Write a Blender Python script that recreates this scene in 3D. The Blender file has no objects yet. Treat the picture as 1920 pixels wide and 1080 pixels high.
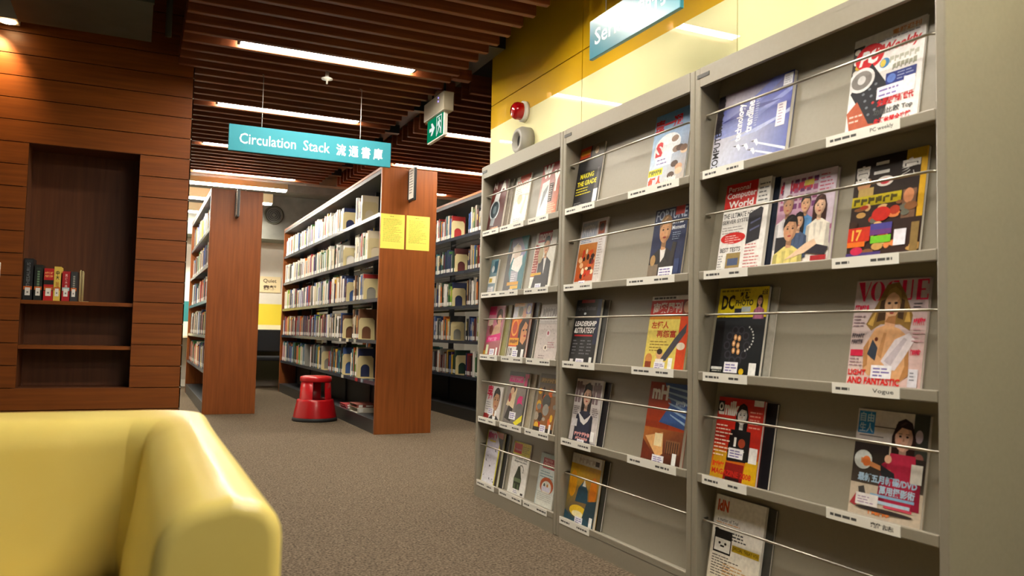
import bpy, math, random
from mathutils import Matrix, Vector
random.seed(11)
R = math.radians
scene = bpy.context.scene
COL = scene.collection

# ------------------------------------------------------------------ camera
cam_d = bpy.data.cameras.new('camera'); cam = bpy.data.objects.new('camera', cam_d); COL.objects.link(cam)
FPX = 1517.1
cam_d.sensor_width = 36.0; cam_d.lens = FPX / 1920 * 36.0
YAW, PITCH, ROLL = .43387, .0580, .0223
fw = Vector((math.sin(YAW), math.cos(YAW), 0)); rt = Vector((math.cos(YAW), -math.sin(YAW), 0)); up = Vector((0, 0, 1))
f2 = fw * math.cos(PITCH) + up * math.sin(PITCH); u2 = up * math.cos(PITCH) - fw * math.sin(PITCH)
r3 = rt * math.cos(ROLL) + u2 * math.sin(ROLL); u3 = u2 * math.cos(ROLL) - rt * math.sin(ROLL)
mw = Matrix((r3, u3, -f2)).transposed().to_4x4(); mw.translation = (0, 0, .86)
cam.matrix_world = mw
cam_d.dof.use_dof = True; cam_d.dof.focus_distance = 4.6; cam_d.dof.aperture_fstop = 5.0
cam_d.clip_start = .02
scene.camera = cam

# ------------------------------------------------------------------ world, exposure
world = bpy.data.worlds.new('world'); scene.world = world; world.use_nodes = True
bg = world.node_tree.nodes['Background']; bg.inputs[0].default_value = (.80, .90, 1.0, 1); bg.inputs[1].default_value = .05
vs = scene.view_settings
vs.view_transform = 'Standard'; vs.look = 'None'; vs.exposure = 0.0; vs.gamma = 1.0; vs.use_curve_mapping = False
LAMP = 128.0          # radiance of the fluorescent diffusers
LAMP_COL = (1.0, .93, .80)

# ------------------------------------------------------------------ materials
def lin(h):
    if not isinstance(h, str): return tuple(h)
    h = h.lstrip('#')
    o = []
    for i in (0, 2, 4):
        c = int(h[i:i+2], 16) / 255
        o.append(c / 12.92 if c <= .04045 else ((c + .055) / 1.055) ** 2.4)
    return tuple(o)

def mat(name, color, rough=.5, metal=0.0, spec=.5, coat=0.0):
    m = bpy.data.materials.new(name); m.use_nodes = True
    b = m.node_tree.nodes['Principled BSDF']
    b.inputs['Base Color'].default_value = (*lin(color), 1)
    b.inputs['Roughness'].default_value = rough
    b.inputs['Metallic'].default_value = metal
    b.inputs['Specular IOR Level'].default_value = spec
    if coat: b.inputs['Coat Weight'].default_value = coat; b.inputs['Coat Roughness'].default_value = .03
    return m

def emit(name, color, s):
    m = bpy.data.materials.new(name); m.use_nodes = True
    nt = m.node_tree; nt.nodes.remove(nt.nodes['Principled BSDF'])
    e = nt.nodes.new('ShaderNodeEmission'); e.inputs[0].default_value = (*lin(color), 1); e.inputs[1].default_value = s
    nt.links.new(e.outputs[0], nt.nodes['Material Output'].inputs[0])
    return m

def noise_mat(name, c0, c1, scale=(1, 1, 1), nscale=5.0, detail=4, rough=.5, bump=0.0, spec=.5, contrast=(.3, .7), bscale=None):
    m = mat(name, c0, rough, spec=spec); nt = m.node_tree; b = nt.nodes['Principled BSDF']
    tc = nt.nodes.new('ShaderNodeTexCoord'); mp = nt.nodes.new('ShaderNodeMapping'); mp.inputs['Scale'].default_value = scale
    oi = nt.nodes.new('ShaderNodeObjectInfo'); ad = nt.nodes.new('ShaderNodeVectorMath'); ad.operation = 'ADD'
    ml = nt.nodes.new('ShaderNodeMath'); ml.operation = 'MULTIPLY'; ml.inputs[1].default_value = 37.0
    nt.links.new(oi.outputs['Random'], ml.inputs[0])
    nt.links.new(tc.outputs['Object'], mp.inputs[0])
    nt.links.new(mp.outputs[0], ad.inputs[0]); nt.links.new(ml.outputs[0], ad.inputs[1])
    n = nt.nodes.new('ShaderNodeTexNoise'); n.inputs['Scale'].default_value = nscale; n.inputs['Detail'].default_value = detail
    nt.links.new(ad.outputs[0], n.inputs['Vector'])
    r = nt.nodes.new('ShaderNodeValToRGB'); r.color_ramp.elements[0].position, r.color_ramp.elements[1].position = contrast
    r.color_ramp.elements[0].color = (*lin(c0), 1); r.color_ramp.elements[1].color = (*lin(c1), 1)
    nt.links.new(n.outputs['Fac'], r.inputs[0]); nt.links.new(r.outputs[0], b.inputs['Base Color'])
    if bump:
        bp = nt.nodes.new('ShaderNodeBump'); bp.inputs['Strength'].default_value = bump; bp.inputs['Distance'].default_value = .004
        src = n
        if bscale:
            src = nt.nodes.new('ShaderNodeTexNoise'); src.inputs['Scale'].default_value = bscale; src.inputs['Detail'].default_value = 2
            nt.links.new(tc.outputs['Object'], src.inputs['Vector'])
        nt.links.new(src.outputs['Fac'], bp.inputs['Height']); nt.links.new(bp.outputs[0], b.inputs['Normal'])
    return m

def print_mat(name, rough):
    m = mat(name, 'ffffff', rough); nt = m.node_tree
    a = nt.nodes.new('ShaderNodeVertexColor'); a.layer_name = 'Col'
    if name == 'cover_print':          # ink density of printed photographs is never flat
        tc = nt.nodes.new('ShaderNodeTexCoord'); n = nt.nodes.new('ShaderNodeTexNoise'); n.inputs['Scale'].default_value = 70; n.inputs['Detail'].default_value = 6
        nt.links.new(tc.outputs['Object'], n.inputs['Vector'])
        mr = nt.nodes.new('ShaderNodeMapRange'); mr.inputs[1].default_value = .3; mr.inputs[2].default_value = .7; mr.inputs[3].default_value = .86; mr.inputs[4].default_value = 1.08
        nt.links.new(n.outputs['Fac'], mr.inputs[0])
        vm = nt.nodes.new('ShaderNodeVectorMath'); vm.operation = 'SCALE'; nt.links.new(a.outputs[0], vm.inputs[0]); nt.links.new(mr.outputs[0], vm.inputs['Scale'])
        nt.links.new(vm.outputs[0], nt.nodes['Principled BSDF'].inputs['Base Color']); return m
    nt.links.new(a.outputs[0], nt.nodes['Principled BSDF'].inputs['Base Color'])
    return m

M = {}
M['wood_v'] = noise_mat('veneer_vertical_grain', '7c4014', '904e1c', (26, 26, 1.2), 2.2, 5, .42, .08, .4)
M['wood_h'] = noise_mat('veneer_horizontal_grain', '733a10', '884a16', (1.2, 26, 26), 2.2, 5, .4, .08, .4)
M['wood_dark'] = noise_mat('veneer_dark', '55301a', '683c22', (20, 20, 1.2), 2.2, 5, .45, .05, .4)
M['slat'] = noise_mat('slat_timber', '5c2c12', '763e1c', (1.0, 20, 20), 2.4, 5, .5, .1, .35)
M['slat_cap'] = mat('slat_end_grain', '6b3a1c', .6)
M['rack'] = noise_mat('rack_enamel', '8f8878', '928b7b', (1, 1, 1), 90, 2, .38, .03, .5)
M['rack_side'] = noise_mat('rack_end_enamel', '8f8878', '928b7b', (1, 1, 1), 90, 2, .27, .02, .5)
M['rod'] = mat('chrome_rod', 'aaa496', .3, 1.0)
M['white_card'] = mat('white_card', 'efece2', .6)
M['badge'] = mat('badge', '3c3a36', .4)
M['carpet'] = noise_mat('carpet_loop', '40362b', '7c6d5a', (1, 1, 1), 110, 6, .95, .6, .1, (.34, .68), 200)
M['sofa'] = noise_mat('yellow_leatherette', 'e8d070', 'eed87c', (1, 1, 1), 6, 3, .3, .04, .7, bscale=220)
M['steel_dark'] = mat('bookcase_steel', '1e2122', .38, .0, .5)
M['steel_lip'] = mat('bookcase_shelf_steel', '353a45', .27, .0, .6)
M['steel_black'] = mat('black_steel', '17181a', .5)
M['concrete'] = noise_mat('concrete', '6d6d66', '7f7f77', (1, 1, 1), 6, 6, .85, .2, .2)
M['concrete_dark'] = noise_mat('dark_ceiling', '1d1d1a', '252420', (1, 1, 1), 5, 5, .9, .1, .2)
M['duct'] = noise_mat('duct_grey', '4a4a40', '54544a', (1, 1, 1), 5, 5, .7, .1, .2)
M['wall_white'] = noise_mat('white_paint', 'cfccc2', 'd4d1c7', (1, 1, 1), 8, 4, .75, .05, .3)
M['yellow_band'] = mat('yellow_laminate', 'dcc83c', .5)
M['teal_band'] = mat('teal_laminate', '1f6d70', .5)
M['cream'] = mat('cream_laminate', 'ded6b4', .5)
M['bookend'] = mat('bookend_cream', 'd3c493', .45)
M['lamp'] = emit('fluorescent_diffuser', LAMP_COL, LAMP)
M['lamp_body'] = mat('lamp_housing', 'c9c4b8', .45)
M['lamp_cap'] = mat('lamp_cap', '3a332c', .5)
M['teal_sign'] = mat('teal_sign', '2f8290', .55, spec=.25)
M['sign_face'] = mat('glossy_sign', '2f7f92', .3)
M['white_text'] = mat('white_vinyl', 'f4f4f0', .5)
M['brown_text'] = mat('brown_text', '3a281c', .6)
M['cream_sign'] = mat('cream_sign', 'd9c9a0', .5)
M['wire'] = mat('steel_wire', 'b9b6ae', .3, .8)
M['exit_green'] = mat('exit_green', '0f8f63', .35)
M['exit_glow'] = emit('exit_panel_lit', '12a06e', .6)
M['exit_white'] = emit('exit_symbol_lit', 'f4fff8', .9)
M['led'] = emit('status_led', '8a7cff', 3.0)
M['exit_box'] = mat('exit_housing', 'a79f8b', .4)
M['red'] = mat('red_plastic', 'b5121a', .28, coat=.2)
M['red_lens'] = mat('red_lens', 'b40f14', .12, coat=.6)
M['rubber'] = mat('black_rubber', '141414', .7)
M['grey_plastic'] = mat('grey_plastic', '97948a', .45)
M['yellow_paper'] = mat('yellow_paper', 'e8dc5c', .7)
M['olive'] = mat('olive_laminate', '3c3a1c', .6)
M['chair'] = mat('black_fabric', '17181b', .8)
M['chrome'] = mat('chrome', 'b5b5b5', .25, 1.0)
M['switch'] = mat('switch_plate', 'e8e6de', .4)
M['print'] = print_mat('cover_print', .36); M['print'].node_tree.nodes['Principled BSDF'].inputs['Specular IOR Level'].default_value = .25
M['matte_print'] = print_mat('book_print', .5)
M['paper'] = print_mat('page_block', .8)

# back-painted glass of the yellow wall: gold above, lime below
def glass_wall():
    m = mat('back_painted_glass', 'ffffff', .6, 0, .2, 1.0); nt = m.node_tree; b = nt.nodes['Principled BSDF']
    tc = nt.nodes.new('ShaderNodeNewGeometry'); sx = nt.nodes.new('ShaderNodeSeparateXYZ'); nt.links.new(tc.outputs['Position'], sx.inputs[0])
    g = nt.nodes.new('ShaderNodeMath'); g.operation = 'GREATER_THAN'; g.inputs[1].default_value = 2.184; nt.links.new(sx.outputs['Z'], g.inputs[0])
    mx = nt.nodes.new('ShaderNodeMix'); mx.data_type = 'RGBA'; nt.links.new(g.outputs[0], mx.inputs['Factor'])
    mx.inputs['A'].default_value = (*lin('f0ebb4'), 1); mx.inputs['B'].default_value = (*lin('d7a900'), 1)
    nt.links.new(mx.outputs['Result'], b.inputs['Base Color'])
    b.inputs['Coat Roughness'].default_value = .012
    return m
M['glass_wall'] = glass_wall()

# ------------------------------------------------------------------ mesh helpers
class MB:
    def __init__(s): s.v = []; s.f = []; s.c = []
    def add(s, vs_, fs, col='ffffff'):
        o = len(s.v); s.v += [tuple(p) for p in vs_]
        cc = lin(col)
        for f in fs: s.f.append([o + i for i in f]); s.c.append(cc)
        return s
    def box(s, x0, x1, y0, y1, z0, z1, col='ffffff'):
        if x0 > x1: x0, x1 = x1, x0
        if y0 > y1: y0, y1 = y1, y0
        if z0 > z1: z0, z1 = z1, z0
        v = [(x0, y0, z0), (x1, y0, z0), (x1, y1, z0), (x0, y1, z0), (x0, y0, z1), (x1, y0, z1), (x1, y1, z1), (x0, y1, z1)]
        return s.add(v, [(0, 3, 2, 1), (4, 5, 6, 7), (0, 1, 5, 4), (1, 2, 6, 5), (2, 3, 7, 6), (3, 0, 4, 7)], col)
    def prism(s, pts, y0, y1, col='ffffff'):            # polygon in xz extruded along y
        n = len(pts)
        v = [(x, y0, z) for x, z in pts] + [(x, y1, z) for x, z in pts]
        f = [tuple(range(n)), tuple(range(2 * n - 1, n - 1, -1))] + [(i, i + n, (i + 1) % n + n, (i + 1) % n) for i in range(n)]
        return s.add(v, f, col)
    def lathe(s, prof, c=(0, 0, 0), n=32, col='ffffff', a0=0, a1=2 * math.pi, axis='z'):
        full = abs(a1 - a0 - 2 * math.pi) < 1e-6; k = n if full else n + 1
        v = []
        for r, z in prof:
            for i in range(k):
                a = a0 + (a1 - a0) * i / n; p = (r * math.cos(a), r * math.sin(a), z)
                if axis == 'x': p = (-p[2], p[0], p[1])          # axis towards -x
                if axis == 'y': p = (p[0], -p[2], p[1])          # axis towards -y
                v.append((p[0] + c[0], p[1] + c[1], p[2] + c[2]))
        f = []
        for j in range(len(prof) - 1):
            for i in range(n if full else n):
                i2 = (i + 1) % k
                f.append((j * k + i, j * k + i2, (j + 1) * k + i2, (j + 1) * k + i))
        return s.add(v, f, col)
    def tube(s, pts, r, n=8, col='ffffff'):
        pts = [Vector(p) for p in pts]; v = []
        for i, p in enumerate(pts):
            d = (pts[min(i + 1, len(pts) - 1)] - pts[max(i - 1, 0)]).normalized()
            a = Vector((0, 0, 1)) if abs(d.z) < .9 else Vector((1, 0, 0))
            e1 = d.cross(a).normalized(); e2 = d.cross(e1)
            for k in range(n):
                t = 2 * math.pi * k / n; v.append(p + e1 * r * math.cos(t) + e2 * r * math.sin(t))
        f = [(i * n + k, i * n + (k + 1) % n, (i + 1) * n + (k + 1) % n, (i + 1) * n + k) for i in range(len(pts) - 1) for k in range(n)]
        f += [tuple(range(n - 1, -1, -1)), tuple(range((len(pts) - 1) * n, len(pts) * n))]
        return s.add(v, f, col)
    def build(s, name, m, parent=None, smooth=False, bevel=0.0, seg=2, loc=None):
        me = bpy.data.meshes.new(name); me.from_pydata(s.v, [], s.f)
        ca = me.color_attributes.new('Col', 'FLOAT_COLOR', 'CORNER')
        buf = []
        for f, c in zip(s.f, s.c):
            for i, _ in enumerate(f):
                q = c[i] if isinstance(c[0], tuple) else c
                buf += [q[0], q[1], q[2], 1.0]
        ca.data.foreach_set('color', buf)
        me.materials.append(M[m] if isinstance(m, str) else m)
        if smooth: me.polygons.foreach_set('use_smooth', [True] * len(me.polygons))
        me.update()
        o = bpy.data.objects.new(name, me); COL.objects.link(o)
        if parent: o.parent = parent
        if loc: o.location = loc
        if bevel:
            b = o.modifiers.new('bevel', 'BEVEL'); b.width = bevel; b.segments = seg; b.limit_method = 'ANGLE'; b.angle_limit = R(40)
        return o

def tag(o, label=None, cat=None, group=None, kind=None):
    if label: o['label'] = label
    if cat: o['category'] = cat
    if group: o['group'] = group
    if kind: o['kind'] = kind
    return o
def struct(o): o['kind'] = 'structure'; return o
def thing(name, label, cat, loc=(0, 0, 0), rot=(0, 0, 0), group=None):
    o = bpy.data.objects.new(name, None); COL.objects.link(o); o.empty_display_size = .1
    o.location = loc; o.rotation_euler = rot
    return tag(o, label, cat, group)

_tc = {}
def text_mesh(s, bold=0.0):
    k = (s, bold)
    if k not in _tc:
        cu = bpy.data.curves.new('t', 'FONT'); cu.body = s; cu.offset = bold; cu.resolution_u = 2
        o = bpy.data.objects.new('t', cu); me = bpy.data.meshes.new_from_object(o)
        vv = [(v.co.x, v.co.y) for v in me.vertices]; ff = [tuple(p.vertices) for p in me.polygons]
        bpy.data.objects.remove(o); bpy.data.curves.remove(cu); bpy.data.meshes.remove(me)
        x0 = min(p[0] for p in vv); x1 = max(p[0] for p in vv); y0 = min(p[1] for p in vv); y1 = max(p[1] for p in vv)
        _tc[k] = ([((x - x0) / (x1 - x0), (y - y0) / (y1 - y0)) for x, y in vv], ff, (x1 - x0) / (y1 - y0))
    return _tc[k]

class Print:
    """flat print on a panel that faces local -y; x to the right, z up, layered by hairs"""
    def __init__(s, w, h, y=0.0, step=3e-5): s.w, s.h, s.y, s.n, s.step = w, h, y, 0, step; s.mb = MB()
    def _y(s): s.n += 1; return s.y - .00012 - s.n * s.step
    def P(s, p): return ((p[0] - .5) * s.w, p[1] * s.h)
    def poly(s, pts, col):
        def clip(ps, k, lim, sg):
            o = []
            for i, a in enumerate(ps):
                b = ps[(i + 1) % len(ps)]; da, db = sg * (a[k] - lim), sg * (b[k] - lim)
                if da >= 0: o.append(a)
                if da * db < 0: t = da / (da - db); o.append((a[0] + (b[0] - a[0]) * t, a[1] + (b[1] - a[1]) * t))
            return o
        for k, lim, sg in ((0, 0, 1), (0, 1, -1), (1, 0, 1), (1, 1, -1)):
            pts = clip(pts, k, lim, sg)
            if len(pts) < 3: return s
        y = s._y(); q = [s.P(p) for p in pts]
        a = sum(q[i][0] * q[(i + 1) % len(q)][1] - q[(i + 1) % len(q)][0] * q[i][1] for i in range(len(q)))
        if a < 0: q.reverse()
        s.mb.add([(x, y, z) for x, z in q], [tuple(range(len(q)))], col); return s
    def rect(s, x0, y0, x1, y1, col): return s.poly([(x0, y0), (x1, y0), (x1, y1), (x0, y1)], col)
    def grad(s, x0, y0, x1, y1, bot, top, bot2=None, top2=None):
        y = s._y(); q = [s.P(p) for p in ((x0, y0), (x1, y0), (x1, y1), (x0, y1))]; o = len(s.mb.v)
        s.mb.v += [(x, y, z) for x, z in q]; s.mb.f.append([o, o + 1, o + 2, o + 3])
        s.mb.c.append((lin(bot), lin(bot2 or bot), lin(top2 or top), lin(top))); return s
    def ell(s, cx, cy, rx, ry, col, n=20): return s.poly([(cx + rx * math.cos(2 * math.pi * i / n), cy + ry * math.sin(2 * math.pi * i / n)) for i in range(n)], col)
    def text(s, t, x0, y0, x1, y1, col, bold=.02, vert=False, slant=0.0):
        if not t:                          # print too small or blurred to read: broken word strokes
            if vert:
                n = 7; d = (y1 - y0) / n
                for i in range(n): s.rect(x0, y0 + i * d, x1, y0 + (i + .7) * d, col)
                return s
            y = s._y(); n = 6; d = (x1 - x0) / n; rr = random.Random(int(x0 * 971 + y0 * 733))
            for i in range(n):
                xa = x0 + i * d; hh = rr.uniform(.75, 1)
                for bx in ((xa, y0, xa + d * .3, y0 + (y1 - y0) * hh), (xa + d * .3, y0 + (y1 - y0) * rr.uniform(.1, .7), xa + d * .85, y0 + (y1 - y0) * rr.uniform(.75, .95))):
                    a = s.P(bx[:2]); b = s.P(bx[2:]); s.mb.add([(a[0], y, a[1]), (b[0], y, a[1]), (b[0], y, b[1]), (a[0], y, b[1])], [(0, 1, 2, 3)], col)
            return s
        vv, ff, _ = text_mesh(t, bold); y = s._y(); out = []
        for u, v in vv:
            if vert: p = (x1 - (x1 - x0) * v, y0 + (y1 - y0) * u)
            else: p = (x0 + (x1 - x0) * u + slant * v, y0 + (y1 - y0) * v)
            q = s.P(p); out.append((q[0], y, q[1]))
        s.mb.add(out, ff, col); return s
    def lines(s, x0, x1, ytop, n, dy, col, th=.35, seed=1):
        rr = random.Random(seed); y = s._y(); cc = lin(col)
        for i in range(n):
            xe = x0 + (x1 - x0) * rr.uniform(.55, 1); x = x0; yb = ytop - i * dy
            while x < xe:
                wd = min(rr.uniform(.03, .12), xe - x); q = [s.P(p) for p in ((x, yb - dy * th), (x + wd, yb - dy * th), (x + wd, yb), (x, yb))]
                s.mb.add([(a, y, b) for a, b in q], [(0, 1, 2, 3)], cc); x += wd + .015
        return s
    def person(s, cx, cy, k, skin='dfae86', hair='2a1a14', top='b02a40', longh=True, ar=1.35, shirt=None):
        """generic printed portrait: cy is the chin line, k head half width; ar corrects the page aspect"""
        a = s.w / s.h; kh = k * a
        if longh: s.poly([(cx - 1.25 * k, cy - 1.6 * kh), (cx - 1.35 * k, cy + 1.2 * kh), (cx - .8 * k, cy + 2.7 * kh), (cx, cy + 3.05 * kh), (cx + .8 * k, cy + 2.7 * kh), (cx + 1.35 * k, cy + 1.2 * kh), (cx + 1.25 * k, cy - 1.6 * kh)], hair)
        s.poly([(cx - 2.4 * k, cy - 5.5 * kh), (cx - 2.2 * k, cy - 1.6 * kh), (cx - .6 * k, cy - .7 * kh), (cx + .6 * k, cy - .7 * kh), (cx + 2.2 * k, cy - 1.6 * kh), (cx + 2.4 * k, cy - 5.5 * kh)], top)
        dk = lambda c, f: tuple(q * f for q in lin(c))
        for e in (-1, 1):
            s.poly([(cx + e * 2.4 * k, cy - 5.5 * kh), (cx + e * 2.2 * k, cy - 1.6 * kh), (cx + e * 1.6 * k, cy - 1.5 * kh), (cx + e * 1.5 * k, cy - 5.5 * kh)], dk(top, .6))
            s.poly([(cx + e * .3 * k, cy - 1.2 * kh), (cx + e * .9 * k, cy - 1.3 * kh), (cx + e * .5 * k, cy - 3.4 * kh)], dk(top, .75))
        if shirt: s.poly([(cx - .5 * k, cy - .8 * kh), (cx + .5 * k, cy - .8 * kh), (cx + .1 * k, cy - 3.6 * kh)], shirt)
        s.poly([(cx - .4 * k, cy - .9 * kh), (cx + .4 * k, cy - .9 * kh), (cx + .4 * k, cy + .6 * kh), (cx - .4 * k, cy + .6 * kh)], skin)
        if not longh: s.ell(cx, cy + 1.65 * kh, 1.1 * k, 1.3 * kh, hair)
        s.poly([(cx - .4 * k, cy - .5 * kh), (cx + .4 * k, cy - .7 * kh), (cx + .4 * k, cy + .2 * kh), (cx - .4 * k, cy + .2 * kh)], dk(skin, .55))
        s.ell(cx, cy + 1.2 * kh, k, 1.35 * kh, skin)
        s.poly([(cx + k * math.cos(q_), cy + 1.2 * kh + 1.35 * kh * math.sin(q_)) for q_ in [(-1.5 + i * .3) for i in range(11)]] + [(cx + .45 * k, cy + 1.9 * kh), (cx + .6 * k, cy + 1.1 * kh), (cx + .35 * k, cy + .3 * kh)], dk(skin, .72))
        s.ell(cx - .45 * k, cy + .85 * kh, .25 * k, .22 * kh, tuple(min(1, q * g) for q, g in zip(lin(skin), (1.08, .92, .9))), 10)
        for e in (-1, 1): s.rect(cx + e * .4 * k - .2 * k, cy + 1.52 * kh, cx + e * .4 * k + .2 * k, cy + 1.58 * kh, hair)
        s.poly([(cx - 1.02 * k, cy + 1.4 * kh), (cx - .95 * k, cy + 2.4 * kh), (cx, cy + 2.9 * kh), (cx + .95 * k, cy + 2.4 * kh), (cx + 1.02 * k, cy + 1.4 * kh), (cx + .75 * k, cy + 2.0 * kh), (cx - .3 * k, cy + 2.15 * kh)], hair)
        s.poly([(cx - .5 * k, cy + 2.35 * kh), (cx, cy + 2.75 * kh), (cx + .3 * k, cy + 2.65 * kh), (cx - .2 * k, cy + 2.35 * kh)], tuple(min(1, q * 2.2 + .01) for q in lin(hair)))
        for e in (-1, 1): s.ell(cx + e * .4 * k, cy + 1.3 * kh, .16 * k, .11 * kh, '2a1a14', 10)
        s.poly([(cx - .12 * k, cy + .85 * kh), (cx + .12 * k, cy + .85 * kh), (cx, cy + 1.2 * kh)], 'b98462')
        s.ell(cx, cy + .45 * kh, .3 * k, .11 * kh, 'a8453c', 10)
        return s
    def build(s, name, parent, m='print'): return s.mb.build(name, m, parent)

# ================================================================== the setting
RX = 1.685                         # front plane of the magazine racks
WX = 2.03                          # face of the yellow glass wall
struct(MB().box(-4.5, 5.2, -2.5, 13.2, -.1, 0).build('floor', 'carpet'))
ceil = struct(MB().box(-4.5, 5.2, -2.5, 9.25, 3.2, 3.3).build('ceiling', 'concrete_dark'))
struct(MB().box(-4.5, 5.2, 9.25, 13.2, 2.85, 3.3).build('ceiling_back', 'concrete'))
LY0, LDY, SP = 4.84, 1.395, .155
SZ = 2.5
n = 0
for j in range(-36, 28):                                              # left slat field
    y = LY0 + (j + .5) * SP
    MB().box(.17, 1.80, y - .018, y + .018, SZ, SZ + .13).build('slat', 'slat', ceil, bevel=.003, seg=1)
for j in range(1, 28):                                                # right slat field beyond the yellow wall
    y = LY0 + (j + .5) * SP
    MB().box(2.0, 4.9, y - .018, y + .018, SZ, SZ + .13).build('slat', 'slat', ceil, bevel=.003, seg=1)
# carriers that hold the slats
for x in (.4, 1.62):
    MB().box(x - .02, x + .02, -.7, 9.15, SZ + .13, SZ + .17).build('carrier_rail', 'steel_black', ceil)
for x in (2.25, 4.5):
    MB().box(x - .02, x + .02, 5.0, 9.15, SZ + .13, SZ + .17).build('carrier_rail', 'steel_black', ceil)
MB().box(1.84, 1.96, 4.4, 9.2, SZ + .09, SZ + .2).build('edge_beam', 'steel_black', ceil)
for i, y in enumerate((4.9, 5.2, 5.75, 6.5, 7.0, 7.5, 8.1, 8.6)):
    MB().box(1.8, 1.93, y - .03, y + .03, SZ + .02, SZ + .09).build('bracket', 'slat' if i in (0, 1) else 'steel_dark', ceil)

# far end: wall, dropped bulkhead, band of coloured laminate
wb = struct(MB().box(-1.5, 5.2, 12.9, 13.0, 0, 3.2).build('wall_back', 'wall_white'))
struct(MB().box(-1.5, 5.2, 12.35, 12.9, 2.2, 2.85).build('bulkhead', 'concrete'))
struct(MB().box(-1.5, 5.2, 9.25, 9.4, 2.52, 2.85).build('beam', 'concrete'))
struct(MB().box(-1.5, 5.2, 10.35, 10.5, 2.6, 2.85).build('beam', 'concrete'))
struct(MB().box(-1.5, 5.2, 12.86, 12.9, 0, .1).build('baseboard_back', 'white_card'))
struct(MB().box(5.1, 5.2, 4.8, 12.9, 0, 3.2).build('wall_side', 'wall_white'))
struct(MB().box(-1.5, -1.4, 5.8, 12.9, 0, 3.2).build('wall_far_left', 'wall_white'))
vent = thing('round_vent', 'round dark ventilation grille on the grey bulkhead', 'vent', (1.79, 12.35, 2.56))
MB().lathe([(.14, 0), (.14, .02), (.115, .025), (.115, .0)], n=28, axis='y').build('rim', 'duct', vent, True)
for i in range(4): MB().lathe([(.03 + .026 * i, .0), (.03 + .026 * i, .015), (.04 + .026 * i, .015), (.04 + .026 * i, 0)], n=24, axis='y').build('grille_ring', 'steel_dark', vent)

# yellow glass wall: panels with open joints
wr = struct(MB().box(WX + .012, WX + .14, -1.2, 4.765, 0, 3.2).build('wall_right', 'steel_dark'))
ys = [4.765, 3.58, 2.39, 1.2, .01, -1.18]
for a, b in zip(ys, ys[1:]):
    for z0, z1 in ((0, 1.17), (1.176, 2.332), (2.338, 3.2)):
        MB().box(WX, WX + .012, b + .003, a - .003, z0, z1).build('glass_panel', 'glass_wall', wr)

# wooden wall with the niche
WY = 5.5
NX0, NX1, NZ0, NZ1 = -.618, -.02, .487, 1.93
WXR = .272
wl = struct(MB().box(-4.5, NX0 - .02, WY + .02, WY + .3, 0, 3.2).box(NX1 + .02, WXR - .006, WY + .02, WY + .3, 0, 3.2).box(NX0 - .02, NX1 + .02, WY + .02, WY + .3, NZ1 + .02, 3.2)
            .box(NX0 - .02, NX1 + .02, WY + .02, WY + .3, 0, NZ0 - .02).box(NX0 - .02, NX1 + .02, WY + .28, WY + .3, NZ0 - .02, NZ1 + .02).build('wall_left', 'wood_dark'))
PH = .1312
zs = [NZ0 + PH * k for k in range(-4, 21)]
for k in range(len(zs) - 1):
    z0, z1 = max(zs[k], 0) + .0025, zs[k + 1] - .0025
    if z1 < .02: continue
    spans = [(-4.5, -2.5), (-2.497, NX0), (NX1, WXR)] if NZ0 - .01 < z0 < NZ1 - .02 else [(-4.5, -2.5), (-2.497, WXR)]
    for a, b in spans:
        MB().box(a, b, WY, WY + .02, z0, z1).build('plank', 'wood_h', wl)
MB().box(WXR - .006, WXR, WY, WY + .3, 0, 2.75).build('edge_strip', 'lamp_body', wl)
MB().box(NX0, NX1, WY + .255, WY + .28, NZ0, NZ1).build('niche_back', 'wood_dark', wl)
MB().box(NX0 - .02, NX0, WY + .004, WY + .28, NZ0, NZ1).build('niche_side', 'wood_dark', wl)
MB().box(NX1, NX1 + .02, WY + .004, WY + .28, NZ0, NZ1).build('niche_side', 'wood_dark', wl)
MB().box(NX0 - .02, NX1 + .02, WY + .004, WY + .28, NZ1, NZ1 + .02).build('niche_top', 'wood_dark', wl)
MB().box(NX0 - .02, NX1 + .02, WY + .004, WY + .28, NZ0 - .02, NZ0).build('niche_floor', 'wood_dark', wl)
for z in (1.003, .738):
    MB().box(NX0, NX1, WY + .012, WY + .255, z - .022, z).build('niche_shelf', 'wood_h', wl)
# duct above the wall
dk = thing('air_duct', 'dark grey rectangular duct above the wooden niche wall', 'duct', (-.33, 4.9, 2.55))
MB().box(-.34, .34, -.35, .3, 0, .6).build('casing', 'duct', dk)
MB().box(-.345, .345, -.355, -.33, -.005, .6).build('flange', 'duct', dk)
MB().box(-.02, .02, -.02, .02, .6, .66).build('hanger', 'steel_dark', dk)
pp = tag(MB().tube([(.1, 5.2, 2.6), (.1, 5.2, 3.2)], .018).build('pipe', 'duct', smooth=True), 'thin dark pipe rising beside the air duct', 'pipe')
# picture light on the wall, a real lamp
wl_ = thing('wall_spotlight', 'small white box spotlight above the wooden wall', 'spotlight', (-.745, 5.38, 2.6))
MB().box(-.055, .055, -.06, .06, 0, .11).box(-.02, .02, .06, .12, .05, .08).build('housing', 'lamp_body', wl_, bevel=.004)
MB().lathe([(.0, 0), (.042, 0), (.042, -.004), (.0, -.004)], (0, 0, -.001), n=20).build('lens', emit('spot_lens', (1, .72, .35), 30), wl_)
sd = bpy.data.lights.new('spot_lamp', 'SPOT'); sd.energy = 45; sd.color = (1, .66, .3); sd.spot_size = R(95); sd.spot_blend = .8; sd.shadow_soft_size = .03
so = bpy.data.objects.new('spot_beam', sd); COL.objects.link(so); so.parent = wl_; so.location = (-.05, .0, -.012); so.rotation_euler = (R(24), R(10), 0)
sw = thing('light_switch', 'white light switch plate on the wooden wall', 'switch', (-.765, WY, 1.17))
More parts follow.
